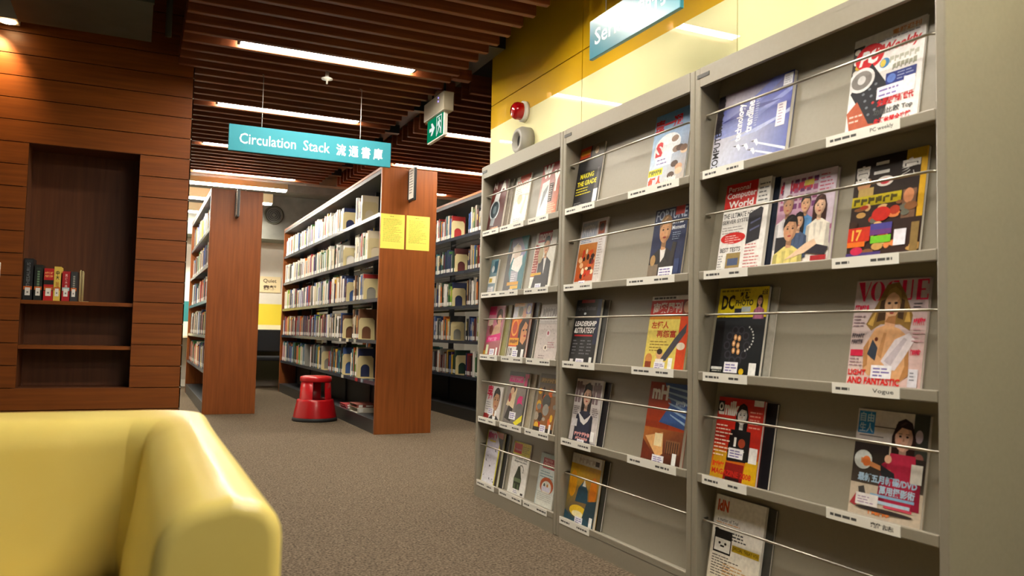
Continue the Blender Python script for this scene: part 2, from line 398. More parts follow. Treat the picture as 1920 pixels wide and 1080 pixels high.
MB().box(-.04, .04, -.008, 0, -.045, .045).build('plate', 'switch', sw, bevel=.003)
MB().box(-.012, .012, -.013, -.008, -.02, .02).build('rocker', 'switch', sw)

# ================================================================== lamps
def lamp(x0, x1, y, label, group, z=SZ):
    t = thing('fluorescent_lamp', label, 'lamp', ((x0 + x1) / 2, y, z + .012), group=group); L = (x1 - x0) / 2
    MB().box(-L, L, -.032, .032, .0, .038).build('diffuser', 'lamp', t)
    MB().box(-L - .02, L + .02, -.045, .045, .039, .08).build('housing', 'lamp_body', t)
    for s in (-1, 1): MB().box(s * (L + .018), s * (L + .003), -.033, .033, -.001, .039).build('end_cap', 'lamp_cap', t)
names = {-1: 'row over the hanging periodicals sign', -2: 'row over the near magazine rack', -3: 'row over the yellow sofa', -4: 'row in front of the yellow sofa', 0: 'above the teal Circulation Stack sign', 1: 'second row beyond the Circulation Stack sign', 2: 'third row, half hidden behind the Circulation Stack sign', 3: 'last row at the far edge of the slats'}
for k in range(-4, 4):
    lamp(.48, 1.52, LY0 + LDY * k, 'lit tube lamp between timber slats, ' + names.get(k, 'row over the yellow sofa and racks'), 'tube lamps in the slatted ceiling')
for k in (1, 2, 3):
    lamp(2.25, 3.29, LY0 + LDY * k, 'lit tube lamp between slats right of the exit sign, ' + {1: 'just behind it', 2: 'above the notice bookcase', 3: 'at the far slat edge'}[k], 'tube lamps in the slatted ceiling')
    lamp(3.9, 4.8, LY0 + LDY * k, 'lit tube lamp between slats over the rear right aisle, ' + {1: 'first row', 2: 'middle row', 3: 'last row'}[k], 'tube lamps in the slatted ceiling')
def pendant(x0, x1, y, z, label):
    t = thing('linear_pendant', label, 'lamp', ((x0 + x1) / 2, y, z), group='linear lamps under the concrete ceiling'); L = (x1 - x0) / 2
    MB().box(-L, L, -.05, .05, 0, .014).build('diffuser', 'lamp', t)
    MB().box(-L - .01, L + .01, -.07, .07, .014, .13).build('housing', 'cream_sign', t)
    for s in (-1, 1): MB().tube([(s * L * .7, 0, .13), (s * L * .7, 0, 2.85 - z)], .006, 6).build('rod', 'wire', t)
pendant(-.6, 1.52, 9.62, 2.47, 'long linear lamp just beyond the slatted ceiling')
pendant(-.6, 1.52, 10.75, 2.47, 'long linear lamp over the middle of the far aisle')
pendant(-.6, 1.52, 12.05, 2.47, 'long linear lamp closest to the grey bulkhead')
spk = thing('sprinkler', 'small grey sprinkler head below the ceiling slats', 'sprinkler', (1.03, 5.08, 2.42))
MB().lathe([(.0, .0), (.006, 0), (.006, .02), (.035, .03), (.035, .036), (.012, .045), (.012, .1), (0, .1)], n=16).build('head', 'grey_plastic', spk, True)
MB().tube([(0, 0, .1), (0, 0, .3)], .01).build('pipe_drop', 'grey_plastic', spk)

# ================================================================== hanging signs
t = thing('hanging_sign', 'teal Circulation Stack sign hanging on two thin wires', 'sign', (1.0, 5.3, 1.978))
MB().box(-.524, .524, 0, .018, 0, .168).build('board', 'teal_sign', t, bevel=.002, seg=1)
p = Print(1.048, .168, 0)
for wd, x0, z0, x1, z1, bo in (('Circulation', .062, .30, .395, .70, .006), ('Stack', .44, .30, .605, .70, .006), ('流 通 書 庫', .645, .25, .945, .72, .02)):
    p = Print(1.048, .168, 0); p.text(wd, x0, z0, x1, z1, 'f6f6f2', bo); p.build('lettering', t, 'matte_print')
for x in (-.326, .312): MB().tube([(x, .009, .168), (x, .009, .51), (x, .07, .53)], .0022, 6).build('wire', 'wire', t)
t = thing('hanging_sign', 'glossy blue periodicals sign hanging before the yellow wall', 'sign', (1.69, 2.607, 2.026), (0, 0, R(-90)))
MB().box(-.315, .315, 0, .018, 0, .168).build('board', 'sign_face', t, bevel=.002, seg=1)
p = Print(.63, .168, 0); p.text('Serials', .07, .30, .52, .72, 'f6f6f2', .012).text('期刊', .58, .27, .86, .76, 'f6f6f2', .02); p.build('lettering', t, 'matte_print')
for x in (-.2, .2): MB().tube([(x, .009, .168), (x, .009, .5)], .0022, 6).build('wire', 'wire', t)
# exit sign
t = thing('exit_sign', 'green emergency exit sign with white arrow and running figure', 'sign', (1.80, 5.245, 2.2), (0, 0, R(-90)))
MB().box(-.205, .205, -.0, .075, .155, .285).build('housing', 'exit_box', t, bevel=.006)
MB().box(-.175, .165, .022, .048, -.005, .165).build('panel_frame', 'white_card', t, bevel=.002, seg=1)
MB().box(-.168, .15, .018, .0222, .004, .158).build('green_panel', 'exit_glow', t)
q = Print(.318, .154, .018)
q.poly([(.14, .42), (.30, .42), (.24, .22), (.34, .22), (.50, .5), (.34, .78), (.24, .78), (.30, .58), (.14, .58)], 'ffffff')
for bx in ((.60, .06, .63, .94), (.90, .06, .93, .94), (.60, .9, .93, .94)): q.rect(*bx, 'ffffff')
q.ell(.765, .8, .035, .07, 'ffffff'); q.poly([(.70, .7), (.80, .72), (.83, .45), (.74, .42)], 'ffffff')
q.poly([(.70, .7), (.64, .52), (.67, .48), (.74, .62)], 'ffffff'); q.poly([(.79, .7), (.88, .56), (.89, .62), (.82, .74)], 'ffffff')
q.poly([(.74, .46), (.70, .28), (.63, .14), (.67, .12), (.75, .27), (.80, .44)], 'ffffff'); q.poly([(.78, .46), (.85, .30), (.82, .12), (.86, .12), (.90, .32), (.83, .46)], 'ffffff')
o = q.mb.build('symbols', 'exit_white', t); o.location = (-.009, 0, .004)
for z in (.235, .26): MB().lathe([(0, .002), (.006, .002), (.006, 0)], (.10, 0, z), n=12, axis='y').build('indicator', 'led', t)
for x in (-.12, .12): MB().tube([(x, .037, .285), (x, .037, .40)], .008).build('hanger', 'steel_dark', t)
# alarm bell and speaker
t = thing('fire_alarm_sounder', 'round red fire alarm sounder on the yellow wall', 'alarm', (WX, 4.25, 2.176))
MB().lathe([(0, 0), (.062, 0), (.062, .022), (.05, .03), (0, .03)], n=28, axis='x').build('base', 'white_card', t, True)
MB().lathe([(.052, .03), (.052, .06), (.044, .075), (.03, .085), (0, .088)], n=28, axis='x').build('lens', 'red_lens', t, True)
t = thing('wall_speaker', 'round grey speaker mounted above the magazine racks', 'speaker', (WX, 4.2, 1.985))
MB().lathe([(0, 0), (.085, 0), (.085, .05), (.07, .075), (.05, .078), (.045, .05), (0, .045)], n=28, axis='x').build('shell', 'grey_plastic', t, True)
MB().lathe([(.0, .046), (.04, .05), (.04, .052), (0, .05)], n=20, axis='x').build('cone', 'steel_dark', t, True)

# ================================================================== magazine racks
LIP = [1.41, 1.077, .747, .417, .083]
BE = [4.067, 3.131, 2.196, 1.26]
TAN = .16; LEAN = math.atan(TAN); BW = .9355
rack_names = ['far end rack unit beside the library bookcases', 'middle rack unit between two others', 'near end rack unit with the broad side panel']
shelves = {}
for b in range(3):
    yc = (BE[b] + BE[b + 1]) / 2
    t = thing('magazine_rack', 'grey steel magazine display rack, ' + rack_names[b], 'rack', (RX, yc, 0), (0, 0, R(-90)), 'magazine racks in a row')
    h = BW / 2; w = h - .0008
    for s in (-1, 1):
        MB().box(s * w, s * (w - .027), 0, .33, 0, 1.771).build('side_panel', 'rack_side' if (b == 2 and s == 1) else 'rack', t, bevel=.004)
    MB().box(-w + .027, w - .027, 0, .33, 1.755, 1.771).box(-w + .027, w - .027, .0, .015, 1.706, 1.756).build('header', 'rack', t)
    MB().box(-w + .027, w - .027, .31, .33, 0, 1.755).build('back_panel', 'rack', t)
    MB().box(-w + .027, w - .027, 0.0, .02, 0, .066).build('base_panel', 'rack', t)
    MB().box(-w + .012, -w + .075, -.0015, 0, 1.735, 1.748).build('badge', 'badge', t)
    for r in range(5):
        z = LIP[r]; ztop = (LIP[r - 1] - .0065) if r else 1.754
        sh = MB().box(-w + .0275, w - .0275, 0, .012, z - .022, z + .007).box(-w + .0275, w - .0275, .012, .12, z - .006, z).build('shelf', 'rack', t, bevel=.003)
        d = .036; L = ztop - z
        pb = MB(); v = [(-w + .0275, d, z + .0006), (w - .0275, d, z + .0006), (w - .0275, d + L * TAN, ztop), (-w + .0275, d + L * TAN, ztop)]
        v += [(x, y + .004, zz) for x, y, zz in v]
        pb.add(v, [(0, 1, 2, 3), (7, 6, 5, 4), (0, 4, 5, 1), (1, 5, 6, 2), (2, 6, 7, 3), (3, 7, 4, 0)]); pb.build('sloped_back', 'rack', t)
        zr = z + .192
        MB().tube([(-w + .0272, .045, zr), (-w + .034, .025, zr + .001), (-w + .05, .012, zr + .002), (w - .05, .012, zr + .002), (w - .034, .025, zr + .001), (w - .0272, .045, zr)], .0038, 10).build('retaining_rod', 'rod', t, True)
        shelves[b, r] = (sh, t, yc, w)

# back issues that peek out behind front copies
BACK = [
    (0, 0, 3.98, 3.79, .268, .008, -.009, '8a7f72', 'grey back issue behind the wristwatch magazine'),
    (0, 2, 3.99, 3.775, .27, .008, -.009, '8e8a52', 'olive back issue behind the pink celebrity magazine'),
    (0, 2, 3.68, 3.465, .275, .008, -.009, '15171a', 'black back issue behind the orange and black magazine'),
    (0, 3, 3.72, 3.48, .258, .006, -.007, 'b0a48c', 'tan back issue behind the magenta and yellow magazine'),
    (0, 4, 3.97, 3.765, .268, .008, -.009, '14161a', 'black back issue behind the yellow edged comic magazine'),
    (1, 2, 3.03, 2.835, .268, .006, -.007, '5a5a58', 'grey back issue behind the Leadership and Strategy magazine'),
    (1, 3, 3.03, 2.81, .26, .006, -.007, '1d1c22', 'dark back issue behind the navy dress fashion magazine'),
    (1, 4, 3.05, 2.815, .275, .006, -.007, '3a3a34', 'dark back issue behind the golden yellow photography magazine'),
    (2, 1, 2.06, 1.868, .285, .006, -.007, '1c2434', 'dark blue back issue behind the white computer magazine'),
    (2, 2, 2.09, 1.872, .278, .006, -.007, 'a8a498', 'grey back issue behind the black photo magazine'),
    (2, 3, 2.085, 1.872, .256, .008, -.009, '15151a', 'black back issue behind the red and yellow magazine'),
    (2, 4, 2.1, 1.88, .274, .006, -.007, '4a4a46', 'grey back issue behind the white design magazine')]
MAGS = []
def magazine(b, r, yl, yr, hgt, th, label, art, strip=None, strip_text=None, back=False, pages='e9e4d6', dz=0.0, dy=0.0, off=0.0):
    """one magazine standing on shelf r of rack b between world Y yl (left) and yr (right)"""
    W = yl - yr; yc = (yl + yr) / 2; z0 = LIP[r] + .0012 + dz
    if not back and any(q[0] == b and q[1] == r and 0 < yl - q[2] < .06 for q in BACK): off = .0092
    n = off + th
    t = thing('magazine', label, 'magazine', (RX + .0355 - n, yc, z0), (-LEAN, 0, R(-90)), 'magazines on the display racks')
    t.location.x += .0
    MB().box(-W / 2 + .001, W / 2 - .0015, .0006, th - .0006, .001, hgt - .0015, pages).build('pages', 'paper', t)
    MB().box(-W / 2, W / 2, 0, .0006, 0, hgt, art.base).box(-W / 2, W / 2, th - .0006, th, 0, hgt, art.base).box(-W / 2, -W / 2 + .0008, 0, th, 0, hgt, art.base).build('cover', 'print', t)
    pr = Print(W, hgt, 0); art(pr); pr.build('cover_print', t)
    sh, rk, ry, w = shelves[b, r]
    if strip:
        a, bb = strip
        a = min(a, ry + w - .03); bb = max(bb, ry - w + .03)
        xs0, xs1 = ry - a, ry - bb
        o = MB().box(xs0, xs1, -.0012, 0, LIP[r] - .0215, LIP[r] + .0065).build('label_strip', 'white_card', sh)
        for k in (0, 1):
            pr = Print(xs1 - xs0, .028, -.0012)
            if k == 0: pr.lines(.06, .45, .62, 1, .5, '4a4a48', .5, seed=int(abs(a) * 1000))
            elif strip_text: pr.text(strip_text, .62, .25, .92, .72, '33332f', .01)
            else: pr.lines(.6, .98, .62, 1, .5, '4a4a48', .5, seed=int(abs(bb) * 999))
            pr.mb.v = [(x + (xs0 + xs1) / 2, y, z + LIP[r] - .0215) for x, y, z in pr.mb.v]
            pr.build(('call_number', 'title_print')[k], sh, 'matte_print')
    MAGS.append(t); return t

def art(base):
    def deco(fn):
        def g(p):
            p.rect(0, 0, 1, 1, base); fn(p)
        g.base = base; return g
    return deco
def stick(p, x0=.33, y0=.02, x1=.58, y1=.13, bx=None):
    p.rect(x0, y0, x1, y1, 'efedf2'); p.lines(x0 + .03, x1 - .02, y1 - .025, 3, (y1 - y0) * .26, '7468a8', .45, seed=5)
    if bx: p.rect(bx, y0 - .01, bx + .1, y0 + .15, 'f4f4f0')
def plain(base):
    return art(base)(lambda p: None)

# ---- rack 1 (far)
@art('4a1216')
def a_watch(p):
    p.grad(0, 0, 1, 1, '3a0c10', '6a2418'); p.text('N', .06, .86, .30, 1.0, 'f2e9e0', .06); p.text('A', .55, .78, .95, .99, 'f6f2ea', .06)
    p.ell(.36, .43, .33, .21, 'b9c2c6'); p.ell(.36, .43, .27, .17, '24323a'); p.ell(.36, .43, .12, .08, '596a72')
    p.poly([(.2, .6), (.55, .6), (.62, .8), (.3, .78)], 'cfd3d2'); p.poly([(.2, .27), (.5, .26), (.44, .1), (.18, .12)], '8a9094'); p.poly([(.35, .43), (.37, .44), (.5, .53)], 'f0f0f0')
    p.text('', .3, .03, .8, .075, 'd8a07a', .01)
@art('f3efe2')
def a_white(p):
    p.rect(.25, .9, .95, 1, 'c8481c'); p.text('', .1, .8, .9, .93, 'd8432c', .03); p.lines(.1, .5, .74, 3, .04, 'b8a888', seed=3)
    p.poly([(.1, .45), (.6, .6), (.9, .55), (.85, .15), (.3, .1), (.12, .25)], 'ffffff'); p.ell(.42, .52, .16, .1, 'd6c9a4'); p.poly([(.55, .25), (.8, .6), (.86, .5), (.7, .2)], 'e2d9c4')
    p.lines(.2, .9, .14, 3, .035, '8f887c', seed=8)
@art('8d1a17')
def a_red(p):
    p.grad(0, 0, 1, 1, 'd8d6d0', 'b9201c', 'c9662e', '8d1410'); p.text('W', .05, .74, .55, .98, 'f7f4ee', .08); p.text('Y', .62, .45, .98, .85, 'f4efe6', .06)
    p.poly([(0, 0), (.55, 0), (.45, .7), (.1, .66)], 'e9e9e6'); p.poly([(.12, .15), (.4, .5), (.42, .62), (.2, .5)], '8f9296'); p.rect(.5, .28, .7, .62, '4e3a36'); p.lines(.52, .68, .6, 8, .04, 'cfc9c0', seed=2); p.lines(.5, .95, .24, 5, .04, 'e8c9a0', seed=9)
@art('8fa2a8')
def a_small(p):
    p.grad(0, 0, 1, 1, '7d8890', '6f98a4'); p.rect(0, .3, 1, .5, 'e6e0d0'); p.rect(.1, .33, .5, .45, 'c9a93a'); p.rect(.5, .6, .95, .95, '2f5a6e'); p.ell(.4, .72, .2, .1, 'cfd6d8'); p.rect(.1, .02, .8, .2, 'd8d4d6'); p.lines(.15, .7, .18, 3, .05, '7a8088', seed=4)
@art('2b6f78')
def a_woman(p):
    p.grad(0, 0, 1, 1, '23626e', '3a8790'); p.poly([(0, 0), (.45, 0), (.2, .35), (.3, .9), (.1, .95), (0, .6)], '241c1c')
    p.poly([(.12, .98), (.6, 1.0), (.95, .7), (.75, .55), (.6, .85), (.2, .8)], '8b87a8'); p.ell(.5, .72, .2, .14, 'd8c4b4'); p.poly([(.25, .82), (.5, .9), (.3, .6), (.2, .5)], 'e9ddd2')
    p.poly([(.35, .6), (.8, .66), (.85, .48), (.7, .34), (.3, .42)], 'f6f2ec'); p.poly([(.3, .4), (.7, .35), (.72, .16), (.35, .16)], 'a9a6b4'); p.lines(.35, .7, .33, 4, .04, 'f2f2f2', seed=7)
    p.rect(.2, .12, .8, .18, 'c98f12'); p.rect(.4, .05, .8, .11, 'd6a21e'); p.rect(.35, 0, .55, .05, 'e8e6ea')
@art('e2ded2')
def a_money(p):
    p.rect(.12, .82, .75, 1, 'a8161c'); p.text('money', .16, .8, .74, .97, 'f0d8d0', .03); p.poly([(0, .2), (.25, .2), (.3, .75), (.05, .8)], '9c3a2a'); p.lines(.02, .25, .7, 10, .045, 'e8c8b4', seed=6)
    p.person(.58, .62, .13, 'd2a07a', '2a1c16', '2f2a2e', False, shirt='e9e4e0'); p.ell(.35, .6, .12, .15, 'b5a27c'); p.rect(0, .24, .5, .29, 'd0a018'); p.rect(0, .19, .45, .225, 'f0ece0')
    p.poly([(.1, 0), (.8, 0), (.85, .25), (.2, .25)], '2f2a2e'); stick(p, .3, .0, .58, .1)
@art('d9829a')
def a_pink(p):
    p.grad(0, 0, 1, 1, '8e4038', 'd58aa4'); p.rect(0, .82, .45, .99, 'd81f6c'); p.ell(.72, .78, .2, .16, '4a2622'); p.ell(.74, .72, .12, .1, 'dcae8c'); p.poly([(.35, .4), (.9, .42), (.85, .66), (.5, .6)], 'd2a888'); p.rect(.05, .6, .35, .75, 'c8b8a0')
    p.poly([(.1, .26), (.95, .32), (.95, .46), (.12, .38)], 'e0187c'); p.text('', .2, .29, .8, .38, 'f090c0', .02); p.ell(.3, .52, .12, .1, '7a3a30'); p.rect(.0, 0, .2, .1, 'c89028'); p.rect(.15, .03, .3, .22, 'dfe8c0'); stick(p, .42, .02, .72, .14, .8)
@art('d8541c')
def a_orange(p):
    p.grad(0, .35, .6, .72, 'c03010', 'f07a1c'); p.rect(0, .72, 1, 1, 'cbbfae'); p.rect(0, .94, .6, 1, 'd8961c'); p.rect(.0, .74, .25, .93, 'dfe0ee'); p.ell(.42, .84, .13, .09, '6e6a50'); p.ell(.65, .82, .12, .1, 'd8a080'); p.rect(.72, .8, 1, .99, '7468a8'); p.ell(.85, .88, .1, .07, 'efe6e0')
    p.ell(.22, .55, .19, .16, 'f4a038'); p.ell(.22, .55, .14, .12, 'd0481c'); p.poly([(.48, .1), (.45, .6), (.62, .72), (.98, .7), (1, .1)], '2a1512'); p.poly([(.62, .3), (.6, .5), (.78, .66), (.92, .6), (.94, .35), (.8, .24)], 'd9935f'); p.ell(.85, .4, .07, .02, 'b03c30'); p.ell(.74, .5, .05, .018, '2a1512', 10); p.ell(.89, .51, .04, .018, '2a1512', 10)
    p.rect(0, .23, .55, .36, 'eda51c'); p.text('', .04, .25, .5, .34, '7a3a08', .02); p.rect(0, 0, .5, .2, 'dad6d4'); p.text('10', .05, .03, .25, .18, '2a2a2a', .03); stick(p, .3, .01, .62, .14, .72); p.rect(.6, 0, 1, .22, '1c1412'); p.rect(.78, .0, .92, .16, 'f0f0ec')
@art('cfc3be')
def a_lilac(p):
    p.rect(0, .66, 1, 1, 'd2ccc8'); p.text('', .1, .78, .8, .95, 'a49c98', .02); p.lines(.05, .95, .74, 2, .05, 'a29a98', seed=11); p.rect(.85, .8, .95, .98, '4a3438'); p.rect(0, .64, 1, .66, 'b3aaa6'); p.ell(.5, .48, .1, .06, 'e8dcdc'); p.ell(.5, .48, .04, .035, 'a83a50'); p.ell(.47, .22, .1, .05, 'e6ddd0'); p.ell(.47, .22, .035, .03, '4a2c1c')
    for i in range(14): p.ell(.5 + .3 * math.cos(i * .45), .38 + .22 * math.sin(i * .45), .012, .009, '7a5a60', 8)
    p.lines(.55, .95, .32, 3, .04, 'b88088', seed=12); p.lines(.2, .6, .08, 2, .04, '8a7a7a', seed=13)
@art('e3dedc')
def a_man(p):
    p.grad(0, 0, 1, 1, 'd6d0ce', 'e9e5e2'); p.text('壹', .02, .72, .4, 1.0, 'd01848', .05); p.text('周', .1, .56, .38, .72, 'd83060', .03); p.lines(.05, .4, .5, 4, .07, '8a8a90', seed=3); p.person(.68, .30, .2, 'c08a62', '17110f', '1c1418', False, shirt='efefef')
    p.rect(0, 0, .35, .14, '9c1820'); stick(p, .25, .12, .6, .32, .7)
@art('5a3a44')
def a_pinkblack(p):
    p.grad(0, 0, 1, 1, '6a6460', '9a8a84'); p.rect(0, .9, 1, 1, '231518'); p.rect(.03, .8, .75, .92, 'f0188c'); p.rect(.8, .75, 1, .98, 'd01868'); p.text('', .06, .82, .7, .9, 'f868b0', .02); p.poly([(.05, .35), (.3, .75), (.5, .68), (.45, .3)], 'e8cfa8'); p.ell(.3, .68, .14, .09, '3a1e18'); p.ell(.28, .63, .09, .07, 'dcae8c'); p.ell(.2, .5, .07, .09, 'a83830', 10)
    p.poly([(.6, .5), (.7, .56), (.85, .55), (.82, .45), (.9, .38), (.7, .4), (.6, .36)], 'e01878'); p.poly([(.05, .1), (.2, .35), (.42, .3), (.4, .05)], '1c1618'); p.poly([(.55, .05), (.95, .22), (.95, .1), (.7, .0)], 'e4d81c'); p.ell(.75, .3, .2, .12, '6a6664'); stick(p, .3, .1, .62, .24)
    p.rect(.95, 0, 1, .9, '1a0e10')
@art('8f6a2a')
def a_golden(p):
    p.grad(0, 0, 1, 1, '9a5a18', '6e6450'); p.rect(0, .84, 1, .93, '8a6a24'); p.text('', .1, .85, .9, .92, 'c89a38', .03)
    rr = random.Random(4)
    for i in range(26): p.ell(rr.uniform(.05, .95), rr.uniform(.05, .75), rr.uniform(.05, .14), rr.uniform(.03, .09), rr.choice(['d87a18', 'b82a18', 'e8b428', '8a8478', '3a2a22', 'd8641c', 'b0a08c', '704028']), 9)
    p.ell(.5, .52, .2, .12, '4a4a48'); p.ell(.52, .38, .16, .1, 'a09a90'); p.rect(0, 0, 1, .07, '1c1410'); stick(p, .35, .0, .65, .12, .8)
@art('dcd23a')
def a_manga(p):
    p.grad(.03, 0, .8, 1, 'eae8ee', 'b9b4cc'); p.poly([(.55, 1), (1, 1), (1, 0), (.85, 0), (.88, .7), (.7, .88)], '2a1c18'); p.poly([(.5, 1), (.97, 1), (.97, .88), (.7, .9)], 'a8481c'); p.text('', .05, .82, .6, .98, 'c03078', .05); p.rect(.2, .79, .55, .82, 'd8c02c')
    rr = random.Random(9)
    for i in range(16): x, y = rr.uniform(.1, .75), rr.uniform(.06, .7); p.poly([(x, y), (x + rr.uniform(.02, .1), y + rr.uniform(-.03, .05)), (x + rr.uniform(0, .06), y + rr.uniform(.01, .05))], rr.choice(['4a4860', '8a84a8', '302c3c', 'b0a8c4']))
@art('f2efe8')
def a_econ(p):
    p.rect(0, .75, 1, 1, 'e4d24c'); p.rect(.04, .78, .5, .97, 'd01c1c'); p.text('The Economist', .08, .83, .46, .87, 'f6d8d0', .01); p.lines(.55, .95, .93, 5, .035, 'a89a4c', seed=2); p.text("The world's most", .16, .66, .9, .71, '2a2a28', .015); p.text('dangerous place', .16, .6, .88, .65, '2a2a28', .015)
    p.poly([(.3, .1), (.68, .1), (.72, .3), (.6, .46), (.56, .54), (.44, .54), (.4, .46), (.28, .3)], '26301a'); p.rect(.3, .24, .7, .31, '6a7a58'); p.rect(.34, .1, .42, .2, '5a6a48'); p.rect(.54, .1, .62, .2, '5a6a48')
    for i in range(9): a = i * .35 - .2; p.ell(.62 + .14 * math.cos(a), .47 + .1 * math.sin(a), .022, .014, '3a4230', 8)
    p.lines(.35, .65, .07, 2, .03, '7468a8', seed=3); p.rect(.78, .02, .92, .06, '3a3a38')
@art('cdd6d4')
def a_blue(p):
    p.grad(0, 0, 1, 1, 'e2e2d8', 'b4c4c6'); p.rect(.18, .72, .98, .92, 'b02a38'); p.text('', .24, .84, .7, .9, 'e0a8a4', .01); p.text('', .24, .78, .8, .835, 'e0a8a4', .01); p.text('', .24, .73, .7, .775, 'e0a8a4', .01); p.lines(.1, .9, .66, 3, .05, '6a8a94', seed=4)
    p.ell(.55, .4, .38, .16, 'c05a2c'); p.ell(.55, .36, .28, .13, 'e6e0d4'); p.ell(.42, .4, .05, .04, '4a5a60', 10); p.ell(.6, .4, .05, .04, 'd0843c', 10); p.rect(.3, .29, .75, .38, 'd8d4e4'); p.lines(.1, .9, .26, 5, .035, 'b8b8b0', seed=5); p.rect(.0, .0, .06, .6, 'c0cac8')
# ---- rack 2
@art('17171a')
def a_making(p):
    p.rect(0, .82, .45, 1, 'c8481c'); p.rect(.04, .87, .42, .95, 'e89a2c'); p.grad(.5, .8, 1, 1, '3a342c', '8a7c64'); p.ell(.7, .9, .08, .06, 'c8b08c'); p.poly([(.75, 0), (.85, .6), (.92, .6), (.95, 0)], '4a4a4c')
    p.text('MAKING', .16, .48, .72, .56, 'e2d81c', .03); p.text('THE GRADE', .08, .36, .86, .44, 'e2d81c', .03); p.lines(.06, .8, .33, 3, .045, 'd0c428', seed=3); p.rect(.8, .06, .96, .26, 'f0f0ec'); p.rect(.3, .0, .6, .06, 'e8e4ea'); p.lines(0.05, .5, .1, 2, .03, '8a8a8a', seed=1)
@art('c6d4e2')
def a_week(p):
    p.grad(0, 0, 1, 1, 'd6dfe6', '6ea4d2', 'b8a898', '5a8cc0'); p.text('壹一週', .02, .76, .78, .93, 'd0121c', .05); p.ell(.45, .55, .35, .16, 'e6ecf0'); p.ell(.22, .5, .14, .15, 'e8e0de'); p.text('S', .12, .4, .32, .62, 'c8202c', .05)
    rr = random.Random(3)
    for i in range(9): p.ell(rr.uniform(.62, .95), rr.uniform(.12, .75), .1, .045, rr.choice(['6a4a34', 'c89a78', '8a7060', '4a3428', 'd8b898']), 10)
    p.rect(.15, .28, .6, .42, 'e6e4ee'); p.lines(.2, .55, .38, 2, .05, '7a74a8', seed=3); p.rect(0, .17, .4, .26, 'd8d01c'); p.text('', .02, .18, .38, .25, '6a6a10', .02); p.text('紅人', .02, .01, .42, .16, 'd8461c', .05); p.text('', .5, .02, .8, .12, 'f0e8e0', .03)
@art('ddd5d0')
def a_pale(p):
    p.grad(0, 0, 1, 1, 'd6cec4', 'e2dde0'); p.rect(.05, .72, .62, .97, 'b9c2d2'); p.text('', .1, .76, .55, .94, 'e6e6ec', .03); p.rect(.68, .76, .92, .95, '9c4a2c'); p.ell(.8, .86, .08, .06, '4a2a20'); p.lines(.05, .6, .7, 2, .03, '6a88b0', seed=1); p.grad(.02, .06, .72, .64, 'b8481c', 'c07a38')
    rr = random.Random(6)
    for i in range(28): p.ell(rr.uniform(.06, .68), rr.uniform(.1, .6), rr.uniform(.03, .08), rr.uniform(.02, .06), rr.choice(['d8541c', '8a1c14', 'e8b888', '3a201a', 'c83a1c', 'efd8b0']), 9)
    p.lines(.76, .96, .68, 14, .04, 'b0a49c', seed=8); stick(p, .2, .0, .45, .07)
@art('1f2a4e')
def a_fortune(p):
    p.text('FORTUNE', .04, .83, .96, .98, 'b8c4d8', .015); p.rect(.62, .88, .88, 1.0, 'b8281c'); p.person(.38, .52, .17, 'cf9a6c', '8a6a48', '2c2a2c', False, shirt='e6e2de'); p.poly([(.3, .18), (.45, .3), (.6, .2), (.66, .5), (.78, .48), (.7, .1), (.2, .1)], '34302e'); p.text('Moment', .58, .67, .95, .73, 'e0e6ee', .02); p.text('', .58, .75, .9, .8, 'e0e6ee', .02); p.lines(.62, .96, .63, 4, .03, '8fa2bc', seed=4)
    p.rect(0, 0, .3, .2, '7a6a58'); p.ell(.12, .26, .08, .08, 'b08a58'); stick(p, .34, .0, .76, .15); p.rect(.78, .05, .92, .25, '30406a')
@art('1a1a1d')
def a_leader(p):
    p.rect(.2, .95, .72, 1, '9c1c24'); p.text('Harvard Business', .06, .83, .8, .9, '5a5a5e', .01); p.ell(.4, .78, .05, .02, 'c8d0d4', 8); p.rect(.86, .3, 1, 1, '16203e'); p.text('LEADERSHIP', .06, .58, .9, .66, 'f0ece8', .03, slant=.02); p.text('&STRATEGY', .06, .47, .88, .56, 'f0ece8', .03, slant=.02); p.rect(.1, .42, .82, .445, 'b82a30')
    for c in (.08, .38, .66): p.lines(c, c + .22, .36, 5, .05, '6a6a70', seed=int(c * 100))
    stick(p, .3, .0, .62, .07); p.rect(.06, .0, .2, .06, 'd8d4d4'); p.rect(.82, .0, .92, .1, 'efefec')
@art('e5cf62')
def a_business(p):
    p.rect(0, .72, .8, .94, 'c8281c'); p.rect(0, .94, 1, 1, 'dcdcdc'); p.lines(.05, .95, .985, 1, .04, '4a4a50', .7, seed=1); p.text('商業周刊', .06, .76, .78, .91, 'f4dcd2', .04); p.rect(.8, .72, 1, .94, '7a2a1c'); p.ell(.9, .84, .08, .08, 'd8a888'); p.rect(0, .68, .78, .72, 'd88a1c'); p.rect(.78, 0, 1, .72, 'd8481c'); p.text('左懂人', .08, .55, .52, .65, 'b83a14', .03); p.text('再怨富', .24, .43, .72, .53, 'b83a14', .03)
    p.lines(.1, .6, .38, 4, .04, '9a7a2c', seed=5); p.poly([(.4, .12), (.55, .12), (.95, .5), (.95, .62), (.7, .42)], '4a4850'); p.ell(.87, .32, .1, .05, 'e8d8c0'); p.ell(.12, .14, .09, .07, 'd08a48'); p.ell(.38, .2, .08, .06, 'e0a878'); p.ell(.38, .24, .07, .04, '3a2a20'); p.rect(.04, .02, .2, .1, '8a3a1c'); p.rect(.3, .0, .5, .14, 'f0e8dc'); stick(p, .28, .01, .55, .1, .62)
